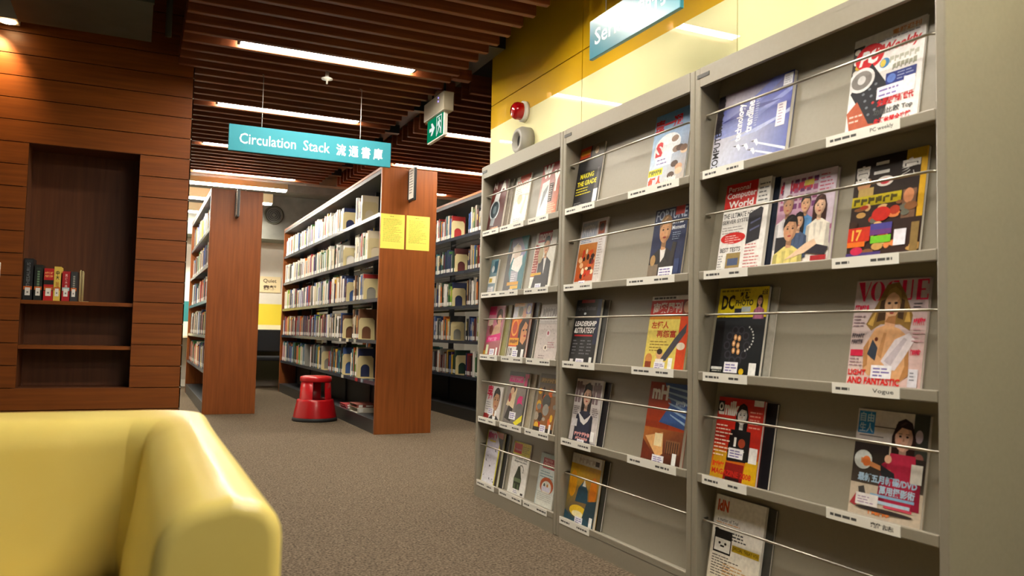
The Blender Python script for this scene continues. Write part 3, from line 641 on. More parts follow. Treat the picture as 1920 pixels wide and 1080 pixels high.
@art('cfc8c6')
def a_navy(p):
    for x in (.02, .14, .68, .8): p.rect(x, .62, x + .08, .96, '7a6468')
    p.text('', .02, .64, .98, .97, '8a7478', .02); p.person(.48, .60, .14, 'd8b098', '1e1718', '1f2640', True); p.poly([(.22, .48), (.36, .42), (.5, .36), (.64, .42), (.76, .5), (.62, .34), (.5, .28), (.36, .32)], 'e4e0e0'); p.lines(.03, .25, .56, 5, .03, '5a5460', seed=2); p.lines(.74, .98, .56, 5, .03, '6a5a64', seed=3)
    p.rect(.03, .24, .24, .36, 'dcd8da'); p.text('', .2, .1, .78, .17, 'd89a98', .02); p.text('', .26, .04, .72, .09, 'd89a98', .02); p.rect(0, 0, 1, .02, '1f2640'); stick(p, .34, -.0, .6, .05); p.rect(.8, .05, .93, .2, 'efefec')
@art('b5431c')
def a_mh(p):
    p.grad(0, .42, .6, 1, 'a83a14', '8f2c14'); p.poly([(.38, 1), (1, 1), (1, .45), (.35, .5), (.6, .75)], '3a5a96')
    for i in range(6): p.poly([(.4 + i * .04, .97 - i * .07), (1, .93 - i * .08), (1, .9 - i * .08), (.42 + i * .04, .95 - i * .07)], '9ab8d8')
    p.text('mH', .08, .78, .5, .97, 'f2f0ec', .05); p.text('', .72, .72, .95, .8, 'c8d8e8', .02); p.grad(0, 0, 1, .42, '5a2410', 'c8742c', '3a1c10', '8a4a2c'); p.poly([(.05, .3), (.5, .38), (.55, .12), (.42, .05)], 'e8b070'); p.rect(.3, .2, .5, .36, 'f6e2b0'); p.poly([(0, 0), (.4, .04), (.0, .26)], '6e2a14'); p.rect(.6, .14, .95, .3, '8a5c3c')
    for i in range(6): p.rect(.62 + i * .055, .12, .64 + i * .055, .28, '3a241a')
    stick(p, .3, .0, .6, .09, .8)
@art('d5a614')
def a_yellow(p):
    p.grad(0, 0, 1, .84, '24424e', 'e0b418', '1c343e', 'c89210'); p.rect(0, .85, 1, 1, 'd2cfc6'); p.text('', .25, .88, .92, .96, 'b4a89c', .02); p.rect(.8, .88, .93, .95, '3a3230')
    p.poly([(.3, .3), (.35, .5), (.52, .64), (.68, .5), (.72, .32)], '1f4a5c'); p.poly([(.48, .55), (.53, .66), (.6, .55)], 'e6e2d8'); p.ell(.15, .55, .13, .2, 'e8a018'); p.ell(.85, .5, .12, .22, 'd87a10'); p.ell(.45, .17, .3, .09, 'e8c02c'); p.ell(.45, .13, .2, .05, 'f4e6b0'); p.poly([(.7, .35), (1, .4), (1, .1), (.6, .08)], '27404a'); p.poly([(0, .14), (.3, .06), (.7, .1), (1, .06), (1, 0), (0, 0)], '244a5a'); stick(p, .38, .0, .64, .1, .85)
# ---- rack 3 (near)
@art('5a62a8')
def a_cw(p):
    p.grad(0, 0, 1, 1, 'd8dcea', 'a08c94', '5a68b0', '1c2478'); p.grad(.08, .42, 1, .8, '8a94cc', '2c3488', '4a54a8', '3a449c'); p.poly([(0, .5), (.55, .62), (1, .82), (1, .76), (.5, .52), (0, .44)], '7a84c4'); p.poly([(.2, .35), (.9, .5), (1, .55), (1, .5), (.6, .38)], 'a8b2da'); p.poly([(.45, .8), (.75, 1), (.95, 1), (.6, .75)], '5a64b4'); p.poly([(.08, .62), (.4, .74), (.9, .7), (.5, .66)], '23297a')
    p.rect(0, .5, .09, 1, '2a2228'); p.text('COMPUTERWORLD', .01, .0, .105, .98, '17171c', .02, True); p.text('technology', .30, .32, .42, .80, 'f2f2f6', .03, True); p.text('trendlines', .43, .40, .53, .84, 'f2f2f6', .03, True); p.lines(.55, .6, .8, 12, .03, 'a8b0d8', seed=2)
    for x, y in ((.36, .25), (.47, .23), (.60, .25), (.57, .15)): p.poly([(x - .07, y + .02), (x + .02, y + .03), (x + .05, y - .03), (x + .03, y - .06), (x, y - .01)], 'e6e8f0'); p.poly([(x - .07, y + .02), (x - .01, y + .02), (x - .02, y)], '23263a')
    for x, y in ((.65, .21), (.62, .12)): p.poly([(x, y), (1, y - .16), (1, y - .13), (x, y + .02)], 'f0f2f8')
    p.rect(.88, .84, .99, .98, 'e4e4ea'); p.lines(.895, .98, .95, 4, .025, '9a9ab0', seed=1); p.rect(.84, .36, .95, .64, 'e8e4ea'); p.lines(.86, .93, .62, 7, .035, 'a088a8', seed=3); p.rect(0, 0, .5, .02, 'f2f2f0')
@art('e9e6e4')
def a_pcweekly(p):
    p.rect(0, .62, .16, .92, '3a3632')
    for i, c in enumerate(('d8d4cc', 'c8a028', 'f0f0ee', '8a8478', 'e4dccc')): p.ell(.06 + .03 * (i % 2), .65 + i * .055, .045, .03, c, 8)
    p.ell(.25, .78, .21, .13, 'd01820'); p.text('PC', .1, .7, .36, .85, 'f6f2f0', .05, slant=.05); p.text('RWeekly', .3, .74, .93, .86, 'cc1620', .04, slant=.04); p.text('電腦週刊', .55, .92, .93, .975, 'd88a3c', .02); p.lines(.35, .98, .9, 1, .03, '6a6a6e', seed=6)
    p.text('', .55, .64, .95, .71, 'b0b0a0', .02); p.text('', .6, .56, .93, .63, '8f8f7c', .03); p.ell(.48, .66, .07, .05, '3a7ab0'); p.ell(.46, .66, .04, .04, 'd8c048', 8); p.rect(.52, .42, .93, .54, '22307a'); p.ell(.6, .48, .06, .045, '5a78c8'); p.lines(.68, .9, .52, 3, .03, '8a94c0', seed=5)
    p.poly([(.02, .44), (.30, .70), (.52, .47), (.60, .30), (.50, .05), (.34, .06)], '23242a'); p.ell(.17, .555, .19, .125, 'e8e6e6'); p.ell(.17, .555, .15, .095, '8a8480'); p.ell(.17, .555, .06, .045, 'e2e0e0')
    for i in range(4):
        for j in range(3): p.ell(.22 + j * .085 + i * .035, .40 - i * .075 + j * .035, .022, .014, ('3aa05a' if (i, j) == (2, 2) else 'b83a3a' if (i, j) == (2, 1) else '70747c'), 8)
    p.poly([(0, .24), (.14, .34), (.34, .08), (.5, .06), (.52, .02), (.08, .0)], 'b4593a'); p.rect(.42, .30, .80, .42, 'ece6f2'); p.lines(.45, .72, .39, 2, .05, '7a6cb0', seed=2); p.rect(.78, .3, .93, .45, 'f2f0f0'); p.text('全面迎戰新世代', .44, .225, .93, .30, 'cc1a20', .035); p.text('功能比較 Top', .4, .13, .93, .20, '4a4a4a', .02); p.text('生活休閒全攻略', .42, .04, .92, .11, 'cc1a20', .035); p.lines(.05, .3, .2, 2, .05, 'e0c0b0', seed=9)
@art('eeebe6')
def a_pcw(p):
    p.rect(0, .70, .72, 1, 'c8231c'); p.text('Personal', .06, .91, .55, .97, 'f0dcd8', .01); p.text('Computer', .04, .81, .7, .9, 'f6efec', .02); p.text('World', .1, .72, .66, .8, 'f6efec', .03); p.lines(.76, .98, .94, 5, .045, '6a6a6a', seed=2); p.text('THE ULTIMATE HOME', .02, .60, .78, .66, '2a2a2a', .02); p.text('SERVER SYSTEM', .02, .54, .66, .585, '3a3a3a', .01)
    p.poly([(.6, .28), (.88, .32), (.9, .66), (.84, .68), (.6, .62)], '2a2a30'); p.poly([(.66, .5), (.86, .54), (.86, .56), (.66, .52)], '5a5e80'); p.poly([(.66, .42), (.86, .46), (.86, .48), (.66, .44)], '5a5e80'); p.lines(.03, .55, .5, 3, .03, 'a09a98', seed=5); p.ell(.3, .37, .28, .065, 'cc231c'); p.lines(.12, .48, .4, 4, .025, 'f0c8c0', seed=3)
    p.text('BEST TESTS', .04, .215, .5, .265, '3a3a3a', .02); p.rect(.2, .03, .52, .2, '9a8250'); p.rect(.24, .06, .48, .14, '4a5878'); p.lines(.6, .95, .28, 8, .035, 'cc7a78', seed=4); p.lines(.02, .16, .18, 6, .03, '9a9a9a', seed=7); p.rect(.2, .0, .5, .03, 'dcd8e4')
@art('c2a8c0')
def a_group(p):
    p.grad(0, .35, 1, 1, 'b06a8c', 'd6c8d8')
    for i in range(6):
        for j in range(4): p.rect(.04 + i * .115, .62 + j * .09, .12 + i * .115, .68 + j * .09, ['8a4470', 'a8547c', '70386a'][(i + j) % 3])
    p.rect(.7, .4, 1, 1, 'd2c2d2'); p.lines(.73, .98, .95, 6, .04, 'c05a70', seed=1); p.text('', .02, .82, .68, .93, 'c8203c', .03); p.rect(.08, .72, .2, .96, 'e6e0ea'); p.rect(.45, .86, .62, .92, 'd8c048'); p.rect(0, 0, 1, .2, 'ece4dc')
    p.person(.2, .58, .09, 'b88a6a', '8a7468', 'e8e4e6', False); p.person(.52, .58, .08, 'd8a882', '1c1614', '5a94cc', False); p.person(.78, .52, .09, 'e2b898', '3a1c14', 'ece4d4', True); p.person(.44, .40, .075, 'dcae8c', '1c1412', '4a5a78', True); p.rect(.05, .12, .3, .32, '2a282c'); p.person(.3, .28, .12, 'cf9a74', '17110f', 'e2d27c', False)
    p.poly([(.25, .06), (.6, .22), (.75, .26), (.8, .2), (.6, .12)], 'e6c4a4'); p.poly([(.6, .12), (.8, .2), (1, .16), (.95, .08)], '302c34'); p.rect(.72, 0, .98, .08, 'a8282c'); p.rect(0, 0, .7, .03, 'f2eee8')
@art('4a3a24')
def a_two(p):
    p.grad(0, 0, 1, 1, '3a2620', '20160f'); p.rect(.92, .35, 1, 1, 'd8a81c'); p.rect(.72, .9, .98, 1, 'b8941c'); p.ell(.15, .75, .1, .09, 'c08a60'); p.ell(.15, .81, .1, .05, '2a1a12'); p.rect(.08, .62, .3, .7, 'b89a5a')
    p.text('壹', .02, .76, .24, .93, 'ece8e2', .05); p.text('二', .28, .82, .5, .94, 'e6e2dc', .06); p.text('家', .66, .73, .93, .92, 'f0ece6', .06); p.ell(.45, .74, .12, .05, 'e6dcd4'); p.ell(.45, .74, .07, .03, 'c0303c')
    p.rect(.0, .52, .7, .62, 'b8a814'); p.text('', .03, .535, .66, .605, '4a420c', .03); p.rect(.72, .35, .9, .62, '7a5a44'); p.ell(.8, .56, .07, .07, 'd08a60')
    rr = random.Random(8)
    for i in range(34): p.ell(rr.uniform(.03, .95), rr.uniform(.06, .52), rr.uniform(.04, .1), rr.uniform(.018, .045), rr.choice(['c89a58', 'e0b47c', '8a5a34', 'b0381c', 'd8c89a', '6a6a5c', '3a2418', 'e0864a']), 10)
    p.rect(.0, .17, .32, .31, 'c8321c'); p.rect(.0, .12, .26, .17, 'e0701c'); p.text('17', .06, .18, .2, .29, 'f0b048', .03); p.ell(.45, .42, .13, .07, 'c8281c'); p.rect(.32, .27, .62, .33, '4a4490'); p.rect(.32, .22, .62, .27, '6a3a7a'); p.rect(.34, .14, .62, .21, '74c02c'); p.rect(.66, .1, .82, .25, 'e8e6ee'); p.rect(0, 0, .5, .06, '4a3a78'); p.ell(.15, .08, .09, .04, 'c8284c'); p.rect(.88, .02, .98, .3, '8a7040'); p.rect(.5, 0, .8, .03, 'e6e2ea')
@art('1d2024')
def a_dc(p):
    p.rect(0, .66, 1, 1, 'dcc61c'); p.text('DC', .07, .75, .34, .92, '17170f', .04); p.text('PHOTO', .36, .79, .72, .86, '2a260c', .03); p.text('數碼', .44, .86, .64, .95, '17170f', .04); p.lines(.04, .95, .98, 1, .04, '8a7a14', .6, seed=3); p.text('#38', .87, .9, .98, .97, '4a3a0c', .02); p.rect(.36, .69, .5, .76, '23283c'); p.rect(.5, .72, .68, .78, 'b8c4c8'); p.person(.85, .8, .045, 'd8a080', '231a18', 'b06a8c', True); p.lines(.04, .3, .7, 2, .03, 'a08a14', seed=6)
    p.grad(0, 0, 1, .64, '14181a', '24282c'); p.rect(0, .0, .2, .62, '101214')
    for i in range(10): a = i * .63; p.ell(.5 + .2 * math.cos(a), .34 + .18 * math.sin(a), .07, .05, '34343c', 12); p.ell(.5 + .2 * math.cos(a), .34 + .18 * math.sin(a), .045, .032, '1a1a1e', 12)
    for x, y in ((.46, .43), (.54, .42), (.44, .36), (.53, .34), (.45, .28), (.55, .27)): p.ell(x, y, .035, .035, 'c8905c', 10); p.ell(x, y, .018, .018, 'f0d0a0', 8)
    for i in range(10): a = 1.0 - i * .24; p.ell(.60 + .22 * math.cos(a), .42 + .15 * math.sin(a), .016, .012, 'cfcfca', 6)
    p.rect(.03, .06, .26, .09, 'd0d0ca'); p.lines(.05, .25, .05, 1, .04, 'a8a89c', seed=2); stick(p, .30, .03, .58, .15); p.ell(.66, .05, .05, .035, 'd8b41c', 12); p.rect(.8, .01, .94, .15, 'eeeeea')
@art('dcc8ca')
def a_vogue(p):
    p.grad(0, 0, 1, 1, 'e0c8c0', 'c4b4b8', 'dcb8b0', 'b8a8ac'); c = 'd81c4c'; yb, yt = .8, .985
    def thick(x0, x1, xt0, xt1): p.poly([(x0, yb), (x1, yb), (xt1, yt), (xt0, yt)], c)
    thick(.12, .15, .03, .12); thick(.125, .14, .2, .215)
    for cx, g in ((.315, 0), (.52, 1)):
        for s in (-1, 1):
            if g and s > 0: continue
            p.poly([(cx + s * .1 * math.cos(t), .892 + .094 * math.sin(t)) for t in [(-1.5 + i * .3) for i in range(11)]] + [(cx + s * .045 * math.cos(t), .892 + .09 * math.sin(t)) for t in [(1.5 - i * .3) for i in range(11)]], c)
        if g: p.rect(cx, .8, cx + .06, .815, c); p.rect(cx + .045, .8, cx + .085, .88, c); p.rect(cx, .97, cx + .07, .985, c); p.rect(cx + .06, .93, cx + .075, .985, c)
    p.rect(.645, .84, .70, yt, c); p.poly([(.645, .85), (.70, .85), (.72, .815), (.78, .815), (.78, .8), (.70, .8)], c); p.rect(.765, .81, .785, yt, c)
    p.rect(.84, yb, .895, yt, c); p.rect(.84, yb, .99, .815, c); p.rect(.84, .97, .985, yt, c); p.rect(.84, .885, .95, .9, c); p.rect(.975, .8, .99, .85, c); p.rect(.97, .94, .985, .985, c)
    p.poly([(.28, .52), (.20, .58), (.36, .82), (.44, .95), (.60, .97), (.70, .86), (.82, .66), (.80, .52), (.66, .58), (.40, .58)], '8a6a34'); p.poly([(.34, .6), (.38, .8), (.46, .82), (.46, .62)], '4a3420'); p.poly([(.70, .62), (.70, .8), (.64, .82), (.62, .64)], '4a3420')
    p.poly([(.22, .16), (.20, .36), (.34, .54), (.5, .58), (.66, .54), (.8, .46), (.84, .12), (.72, .05), (.5, .12), (.3, .1)], 'dca878'); p.poly([(.46, .56), (.60, .56), (.60, .7), (.46, .7)], 'd8a47c'); p.ell(.54, .76, .105, .115, 'e4b48c'); p.poly([(.46, .6), (.6, .58), (.6, .66), (.5, .65)], 'a87448'); p.poly([(.57, .66), (.645, .74), (.64, .82), (.6, .8), (.61, .73)], 'c08e62'); p.poly([(.72, .06), (.84, .12), (.8, .46), (.74, .44), (.78, .2)], 'b4804e'); p.poly([(.22, .16), (.2, .36), (.27, .44), (.27, .2)], 'b88452'); p.poly([(.4, .3), (.46, .5), (.5, .5), (.46, .26)], 'c08c5c'); p.poly([(.22, .58), (.34, .72), (.3, .56)], 'c8a050'); p.poly([(.72, .6), (.76, .74), (.8, .6)], 'c8a050')
    p.poly([(.43, .78), (.48, .9), (.56, .93), (.64, .88), (.66, .76), (.62, .84), (.54, .88), (.47, .85)], 'a48444')
    for e in (-.045, .045): p.ell(.54 + e, .775, .024, .012, '2a1c18', 10)
    p.ell(.54, .685, .032, .012, 'b0443c', 10); p.poly([(.53, .72), (.55, .72), (.54, .77)], 'c08a64')
    p.poly([(.46, .24), (.62, .44), (.80, .5), (.88, .44), (.78, .3), (.66, .16), (.58, .16)], 'e2d8dc'); p.poly([(.5, .24), (.74, .46), (.78, .44), (.6, .2)], 'c8bcc4'); p.poly([(.26, .3), (.32, .44), (.4, .36), (.38, .24)], '3a4250'); p.ell(.37, .44, .025, .02, '6a3420', 10)
    p.text('', .02, .71, .22, .77, 'd8284c', .02); p.lines(.02, .2, .66, 4, .03, '8a707a', seed=2); p.text('', .02, .45, .2, .5, '5a5054', .02); p.text('', .02, .39, .18, .44, '5a5054', .02); p.rect(.02, .28, .2, .34, 'd82c4c'); p.lines(.02, .22, .26, 3, .03, 'a88890', seed=3); p.lines(.82, .99, .77, 3, .03, '4a4448', seed=8); p.text('', .84, .57, .99, .64, 'd82c4c', .02); p.lines(.84, .98, .54, 4, .035, 'c89aa0', seed=5); p.text('', .84, .3, .97, .36, 'd82c4c', .02)
    p.text('LIGHT', .02, .1, .27, .155, 'd8201c', .035); p.text('AND FANTASTIC', .02, .02, .74, .085, 'd8201c', .035); stick(p, .34, .08, .62, .2); p.rect(.84, .02, .96, .18, 'd8d4dc'); p.lines(.86, .94, .15, 3, .03, '70707c', seed=1)
@art('c02a1c')
def a_milk(p):
    p.grad(0, 0, 1, .42, 'd88a14', 'c8401c'); p.rect(.1, .0, .72, .22, '8a1a14'); p.text('amilk', .02, .78, .48, .96, 'f0ece6', .05); p.rect(0, .82, .14, .95, '17100f'); p.ell(.07, .88, .05, .05, 'e8e4de'); p.ell(.07, .88, .025, .028, '17100f', 10); p.rect(.78, .93, .98, 1, 'e8e4e0'); p.lines(.72, .97, .86, 5, .045, 'e8a08c', seed=2)
    p.person(.56, .70, .1, 'cfcac4', '14100f', '1d1a1c', True); p.poly([(.34, .24), (.36, .62), (.78, .62), (.8, .26)], '1c1a1c'); p.text('I', .45, .42, .5, .53, 'f0ece6', .04); p.ell(.62, .47, .075, .055, 'a84428'); p.text('NY', .44, .28, .7, .38, 'f0ece6', .04); p.poly([(.72, .0), (1, .0), (1, .3), (.75, .26)], 'd8a814'); p.poly([(.0, .0), (.3, .0), (.34, .34), (.06, .36)], 'c89418')
    p.lines(.02, .4, .66, 9, .045, 'f0d0bc', seed=3); p.text('', .04, .14, .3, .22, 'd8401c', .03); p.text('MAGAZINE 2008', .04, .06, .9, .13, 'c8281c', .03); stick(p, .36, .28, .68, .4); p.rect(.8, .26, .97, .44, 'efece8'); p.rect(.35, .0, .66, .05, '2a0e0c')
@art('c9b9a4')
def a_guitar(p):
    p.grad(0, .7, 1, 1, 'c8c0bc', 'd4ccc8'); p.rect(.0, .60, .5, .68, '2a2220'); p.rect(.02, .77, .26, .98, '2a84c8'); p.text('自由', .04, .88, .24, .97, 'bcd8ec', .02); p.text('生人', .04, .78, .24, .87, 'bcd8ec', .02); p.rect(.05, .745, .4, .755, '6a6462'); p.rect(.26, .84, .6, .85, '4a4240'); p.rect(.8, .5, 1, 1, '3a3c34'); p.ell(.9, .6, .06, .05, '8a5a50'); p.ell(.88, .8, .05, .06, 'b8a8b0')
    p.grad(0, .3, 1, .6, '4a4038', '2a241f'); p.person(.68, .66, .12, 'e2b49c', '2a1712', 'b42a48', True); p.poly([(.5, .42), (.52, .62), (.86, .62), (.9, .36), (.6, .3)], 'b82c48'); p.ell(.15, .52, .13, .09, 'c8ccc8'); p.poly([(.12, .54), (.55, .46), (.55, .42), (.12, .49)], 'd8905c'); p.ell(.2, .51, .06, .05, 'e0783c', 12); p.poly([(.4, .5), (.6, .44), (.62, .38), (.42, .4)], '2c2c30'); p.ell(.5, .56, .05, .04, 'dcae90', 10)
    p.text('最新五月新碟/DVD', .1, .32, .92, .40, 'a8c4dc', .04); p.text('萬用攝影術', .42, .23, .9, .31, 'b4cce0', .035); p.rect(.3, .2, .9, .225, '8ab0d0'); p.rect(.4, .14, .85, .17, 'b0c8dc'); p.rect(.5, .115, .88, .14, 'c8485c'); p.poly([(.02, .1), (.1, .2), (.15, .12), (.1, .08)], 'a83a40'); p.poly([(.12, .26), (.2, .28), (.24, .2), (.14, .2)], '4a4644'); p.rect(.1, .1, .42, .21, 'e2dcda'); p.lines(.13, .38, .18, 3, .025, '9a7aa0', seed=4); p.text('', .3, .03, .6, .09, 'd87a3c', .02); p.rect(.82, .38, .97, .55, 'd6d2c8'); p.ell(.5, .08, .4, .02, '3a3230')
@art('e9e7e2')
def a_idn(p):
    p.grad(0, 0, 1, 1, 'e8ddc4', 'eceae8'); p.text('IdN', .05, .82, .28, .95, 'd0521c', .05); p.text('a matter of Trial', .08, .71, .5, .75, '3a3a3a', .01); p.lines(.06, .55, .7, 2, .03, 'd89a5c', seed=2); p.lines(.1, .9, .62, 2, .035, '3a3a3a', .5, seed=3); p.lines(.4, .85, .55, 1, .03, '4a4a4a', .5, seed=4)
    p.rect(.06, .36, .42, .62, '1d1c1a'); p.rect(.08, .38, .40, .52, 'efece2'); p.ell(.18, .47, .025, .015, '23221f', 8); p.ell(.3, .47, .025, .015, '23221f', 8); p.rect(.2, .43, .28, .45, '23221f'); p.ell(.1, .61, .05, .02, '1d1c1a'); p.rect(.44, .42, .97, .49, 'b8981c'); p.text('SPECIAL TREAT VOL', .46, .44, .96, .475, '4a3c08', .01); p.lines(.06, .6, .33, 8, .03, '6a6258', seed=8); p.lines(.3, .8, .26, 5, .035, 'd8a86c', seed=9)

Z = lambda l: l
mg = magazine
mg(0, 0, 4.018, 3.83, .272, .012, 'dark red magazine with a large wristwatch on its cover', a_watch, (4.03, 3.82))
mg(0, 0, 3.75, 3.575, .262, .006, 'white magazine with an orange-red header, between wristwatch and red covers', a_white, (3.80, 3.52))
mg(0, 0, 3.45, 3.25, .268, .008, 'red and silver magazine with big white letters W and Y', a_red, (3.47, 3.26))
mg(0, 1, 4.02, 3.925, .187, .01, 'small narrow teal-grey booklet at the end of the rack', a_small, (4.03, 3.8))
mg(0, 1, 3.825, 3.60, .285, .006, 'teal magazine with a figure in white and yellow headline bars', a_woman, (3.80, 3.57))
mg(0, 1, 3.515, 3.295, .282, .006, 'pale money magazine with a man in a dark suit', a_money, (3.50, 3.25))
mg(0, 2, 4.035, 3.835, .268, .008, 'pink celebrity magazine with a magenta banner across it', a_pink, (4.03, 3.8))
mg(0, 2, 3.72, 3.52, .275, .01, 'orange and black magazine with a face and ring', a_orange, (3.75, 3.5))
mg(0, 2, 3.44, 3.225, .262, .006, 'pale lilac magazine with two small dots', a_lilac, (3.46, 3.22))
mg(0, 3, 4.03, 3.835, .172, .006, 'small white magazine with a man portrait and pink title', a_man, (4.03, 3.8))
mg(0, 3, 3.755, 3.53, .262, .01, 'magenta and yellow magazine with a black spine edge', a_pinkblack, (3.75, 3.5))
mg(0, 3, 3.432, 3.24, .268, .008, 'golden brown magazine crowded with orange figures', a_golden, (3.46, 3.22))
mg(0, 4, 4.015, 3.81, .272, .012, 'yellow edged comic magazine with pale sketch cover', a_manga, (4.03, 3.8))
mg(0, 4, 3.71, 3.52, .25, .005, 'white news magazine with a yellow header and dark grenade', a_econ, (3.74, 3.48))
mg(0, 4, 3.405, 3.235, .235, .006, 'pale blue review magazine with a dark red title box', a_blue, (3.46, 3.22))
mg(1, 0, 3.09, 2.885, .277, .008, 'black magazine with yellow words Making the Grade', a_making, (3.11, 2.85))
mg(1, 0, 2.522, 2.30, .288, .006, 'sky blue weekly magazine with red Chinese title', a_week, (2.60, 2.28))
mg(1, 1, 3.072, 2.855, .285, .006, 'pale magazine with a red and orange crowd picture', a_pale, (3.11, 2.86))
mg(1, 1, 2.51, 2.307, .262, .008, 'navy business magazine with a man in grey suit', a_fortune, (2.60, 2.3))
mg(1, 2, 3.076, 2.868, .272, .012, 'black magazine with white Leadership and Strategy headline', a_leader, (3.11, 2.83))
mg(1, 2, 2.528, 2.285, .27, .008, 'yellow and red business weekly with Chinese title', a_business, (2.56, 2.3))
mg(1, 3, 3.068, 2.85, .265, .008, 'grey fashion magazine with a woman in navy dress', a_navy, (3.11, 2.85))
mg(1, 3, 2.526, 2.293, .285, .014, 'blue and rust magazine with large white mH title', a_mh, (2.58, 2.28))
mg(1, 4, 3.09, 2.85, .28, .012, 'golden yellow photography magazine alone on the lowest shelf', a_yellow, (3.11, 2.85))
mg(2, 0, 2.142, 1.80, .262, .014, 'wide blue computer magazine turned sideways with jets', a_cw, (2.15, 1.95))
mg(2, 0, 1.586, 1.362, .276, .006, 'white PC weekly magazine with a black remote control', a_pcweekly, (1.62, 1.385), 'PC weekly')
mg(2, 1, 2.098, 1.89, .29, .012, 'white computer magazine with red title box and red oval', a_pcw, (2.14, 1.93))
mg(2, 1, 1.858, 1.64, .275, .012, 'mauve magazine showing a group of students', a_group, None)
mg(2, 1, 1.578, 1.357, .276, .01, 'dark yellow food magazine crowded with dishes', a_two, (1.6, 1.39))
mg(2, 2, 2.128, 1.90, .282, .010, 'black photo magazine with a yellow DC title band', a_dc, (2.14, 1.93))
mg(2, 2, 1.58, 1.357, .28, .008, 'pale pink fashion magazine with long-haired cover model', a_vogue, (1.6, 1.39), 'Vogue')
mg(2, 3, 2.127, 1.915, .26, .008, 'red and yellow magazine with a figure in black shirt', a_milk, (2.14, 1.93))
mg(2, 3, 1.573, 1.358, .272, .010, 'pale magazine with a woman in pink holding a guitar', a_guitar, (1.62, 1.39), '雜誌')
mg(2, 4, 2.14, 1.91, .278, .008, 'white design magazine with orange IdN title', a_idn, (2.14, 1.9))
# back issues peeking out behind the front copies
for b, r, yl, yr, hh, th, off, base, lab in BACK:
    magazine(b, r, yl, yr, hh, th, lab, plain(base), back=True)

# ================================================================== bookcases
ROWZ = [1.889, 1.517, 1.155, .795, .442]          # shelf top edges
SH = 2.278
def bookcase(x0, x1, y0, nb, label, sign_x):
    L = .992; y1 = y0 + nb * L + .06; xm = (x0 + x1) / 2
    t = thing('bookcase', label, 'bookcase', (xm, y0, 0), group='double sided library bookcases')
    hw = (x1 - x0) / 2; D = y1 - y0
    MB().box(-hw - .004, hw + .004, 0, .03, 0.0, SH).build('end_panel', 'wood_v', t, bevel=.002, seg=1)
    MB().box(-hw - .004, hw + .004, D - .03, D, 0.0, SH).build('end_panel', 'wood_v', t, bevel=.002, seg=1)
    MB().box(-hw, hw, .031, D - .031, SH - .055, SH - .022).build('canopy', 'steel_black', t)
    MB().box(-hw - .004, hw + .004, .031, D - .031, SH - .022, SH).build('top_board', 'wood_v', t)
    for s in (-1, 1):
        MB().box(s * hw, s * (hw - .012), .031, D - .031, 0, .115).build('kick_plate', 'steel_dark', t)
    MB().box(-hw + .012, hw - .012, .031, D - .031, .098, .115).build('base_shelf', 'steel_black', t)
    MB().box(-.012, .012, .031, D - .031, .115, ROWZ[4] - .02).build('lower_light_stop', 'steel_black', t)  # black sheet added to keep light from passing below the fifth shelf
    for i in range(nb + 1):
        yy = .03 + i * L
        MB().box(-.025, .025, max(yy - .02, .031), min(yy + .02, D - .031), .115, SH - .055).build('upright', 'steel_black', t)
    for r in range(5):
        for i in range(nb):
            for s in (-1, 1):
                a, b = .033 + i * L, .027 + (i + 1) * L
                mb = MB().box(s * .026, s * (hw - .014), a, b, ROWZ[r] - .016, ROWZ[r] - .012).box(s * (hw - .0145), s * (hw - .002), a, b, ROWZ[r] - .036, ROWZ[r] - .004)
                mb.build('shelf', 'steel_lip', t)
                if s < 0:
                    for e in (a + .001, b - .004): MB().box(s * .03, s * (hw - .03), e, e + .003, ROWZ[r] - .012, ROWZ[r] + .1).build('shelf_bracket', 'steel_black', t)
    return t, y0, y1
MID = (1.855, 2.345, 6.68, 5); LEFT = (.638, 1.137, 8.645, 3); THIRD = (3.03, 3.52, 6.68, 5)
tm, _, _ = bookcase(*MID, 'tall wood-ended bookcase with two yellow notices on its end', 2.1)
bookcase(*LEFT, 'wood-ended bookcase beside the wooden niche wall', .9)
bookcase(*THIRD, 'bookcase partly hidden behind the grey magazine racks', 3.3)
for x, nm in ((1.957, 'left'), (2.184, 'right')):
    t = thing('notice', 'yellow paper notice on the bookcase end, ' + ('half under the sign side, left sheet' if nm == 'left' else 'right sheet of the pair'), 'notice', (x, 6.68, 1.573), group='yellow notices')
    t['label'] = 'yellow paper notice on the bookcase end, sheet ' + ('closest to the shelved books' if nm == 'left' else 'farther from the step stool aisle')
    MB().box(-.105, .105, -.0012, -.0002, 0, .297).build('sheet', 'yellow_paper', t)
    p = Print(.21, .297, -.0012); p.lines(.38, .62, .94, 1, .03, '6a5c20', .5, seed=3)
    p.lines(.1, .9, .86, 20, .034, '9a8630', .3, seed=5 if nm == 'left' else 6); p.build('writing', t, 'matte_print')
def range_sign(x, y, label):
    t = thing('range_sign', label, 'sign', (x, y, 1.985), group='projecting range signs')
    MB().box(-.012, .012, -.15, -.002, 0, .285).build('frame', 'steel_dark', t, bevel=.003, seg=1)
    MB().box(-.0135, -.012, -.142, -.012, .02, .28).build('card', 'white_card', t)
    MB().box(.012, .0135, -.142, -.012, .02, .28).build('card', 'white_card', t)
    MB().box(-.02, .02, -.004, .0006, .02, .265).build('mount', 'steel_black', t)
    p = Print(.13, .26, 0); p.lines(.12, .9, .94, 9, .09, '6a6258', .35, seed=2)
    o = p.build('writing', t, 'matte_print'); o.rotation_euler = (0, 0, R(-90)); o.location = (-.0136, -.077, .02)
range_sign(2.1, 6.68, 'projecting white range sign above the yellow notices')
range_sign(.885, 8.645, 'projecting dark-edged range sign on the bookcase by the niche wall')

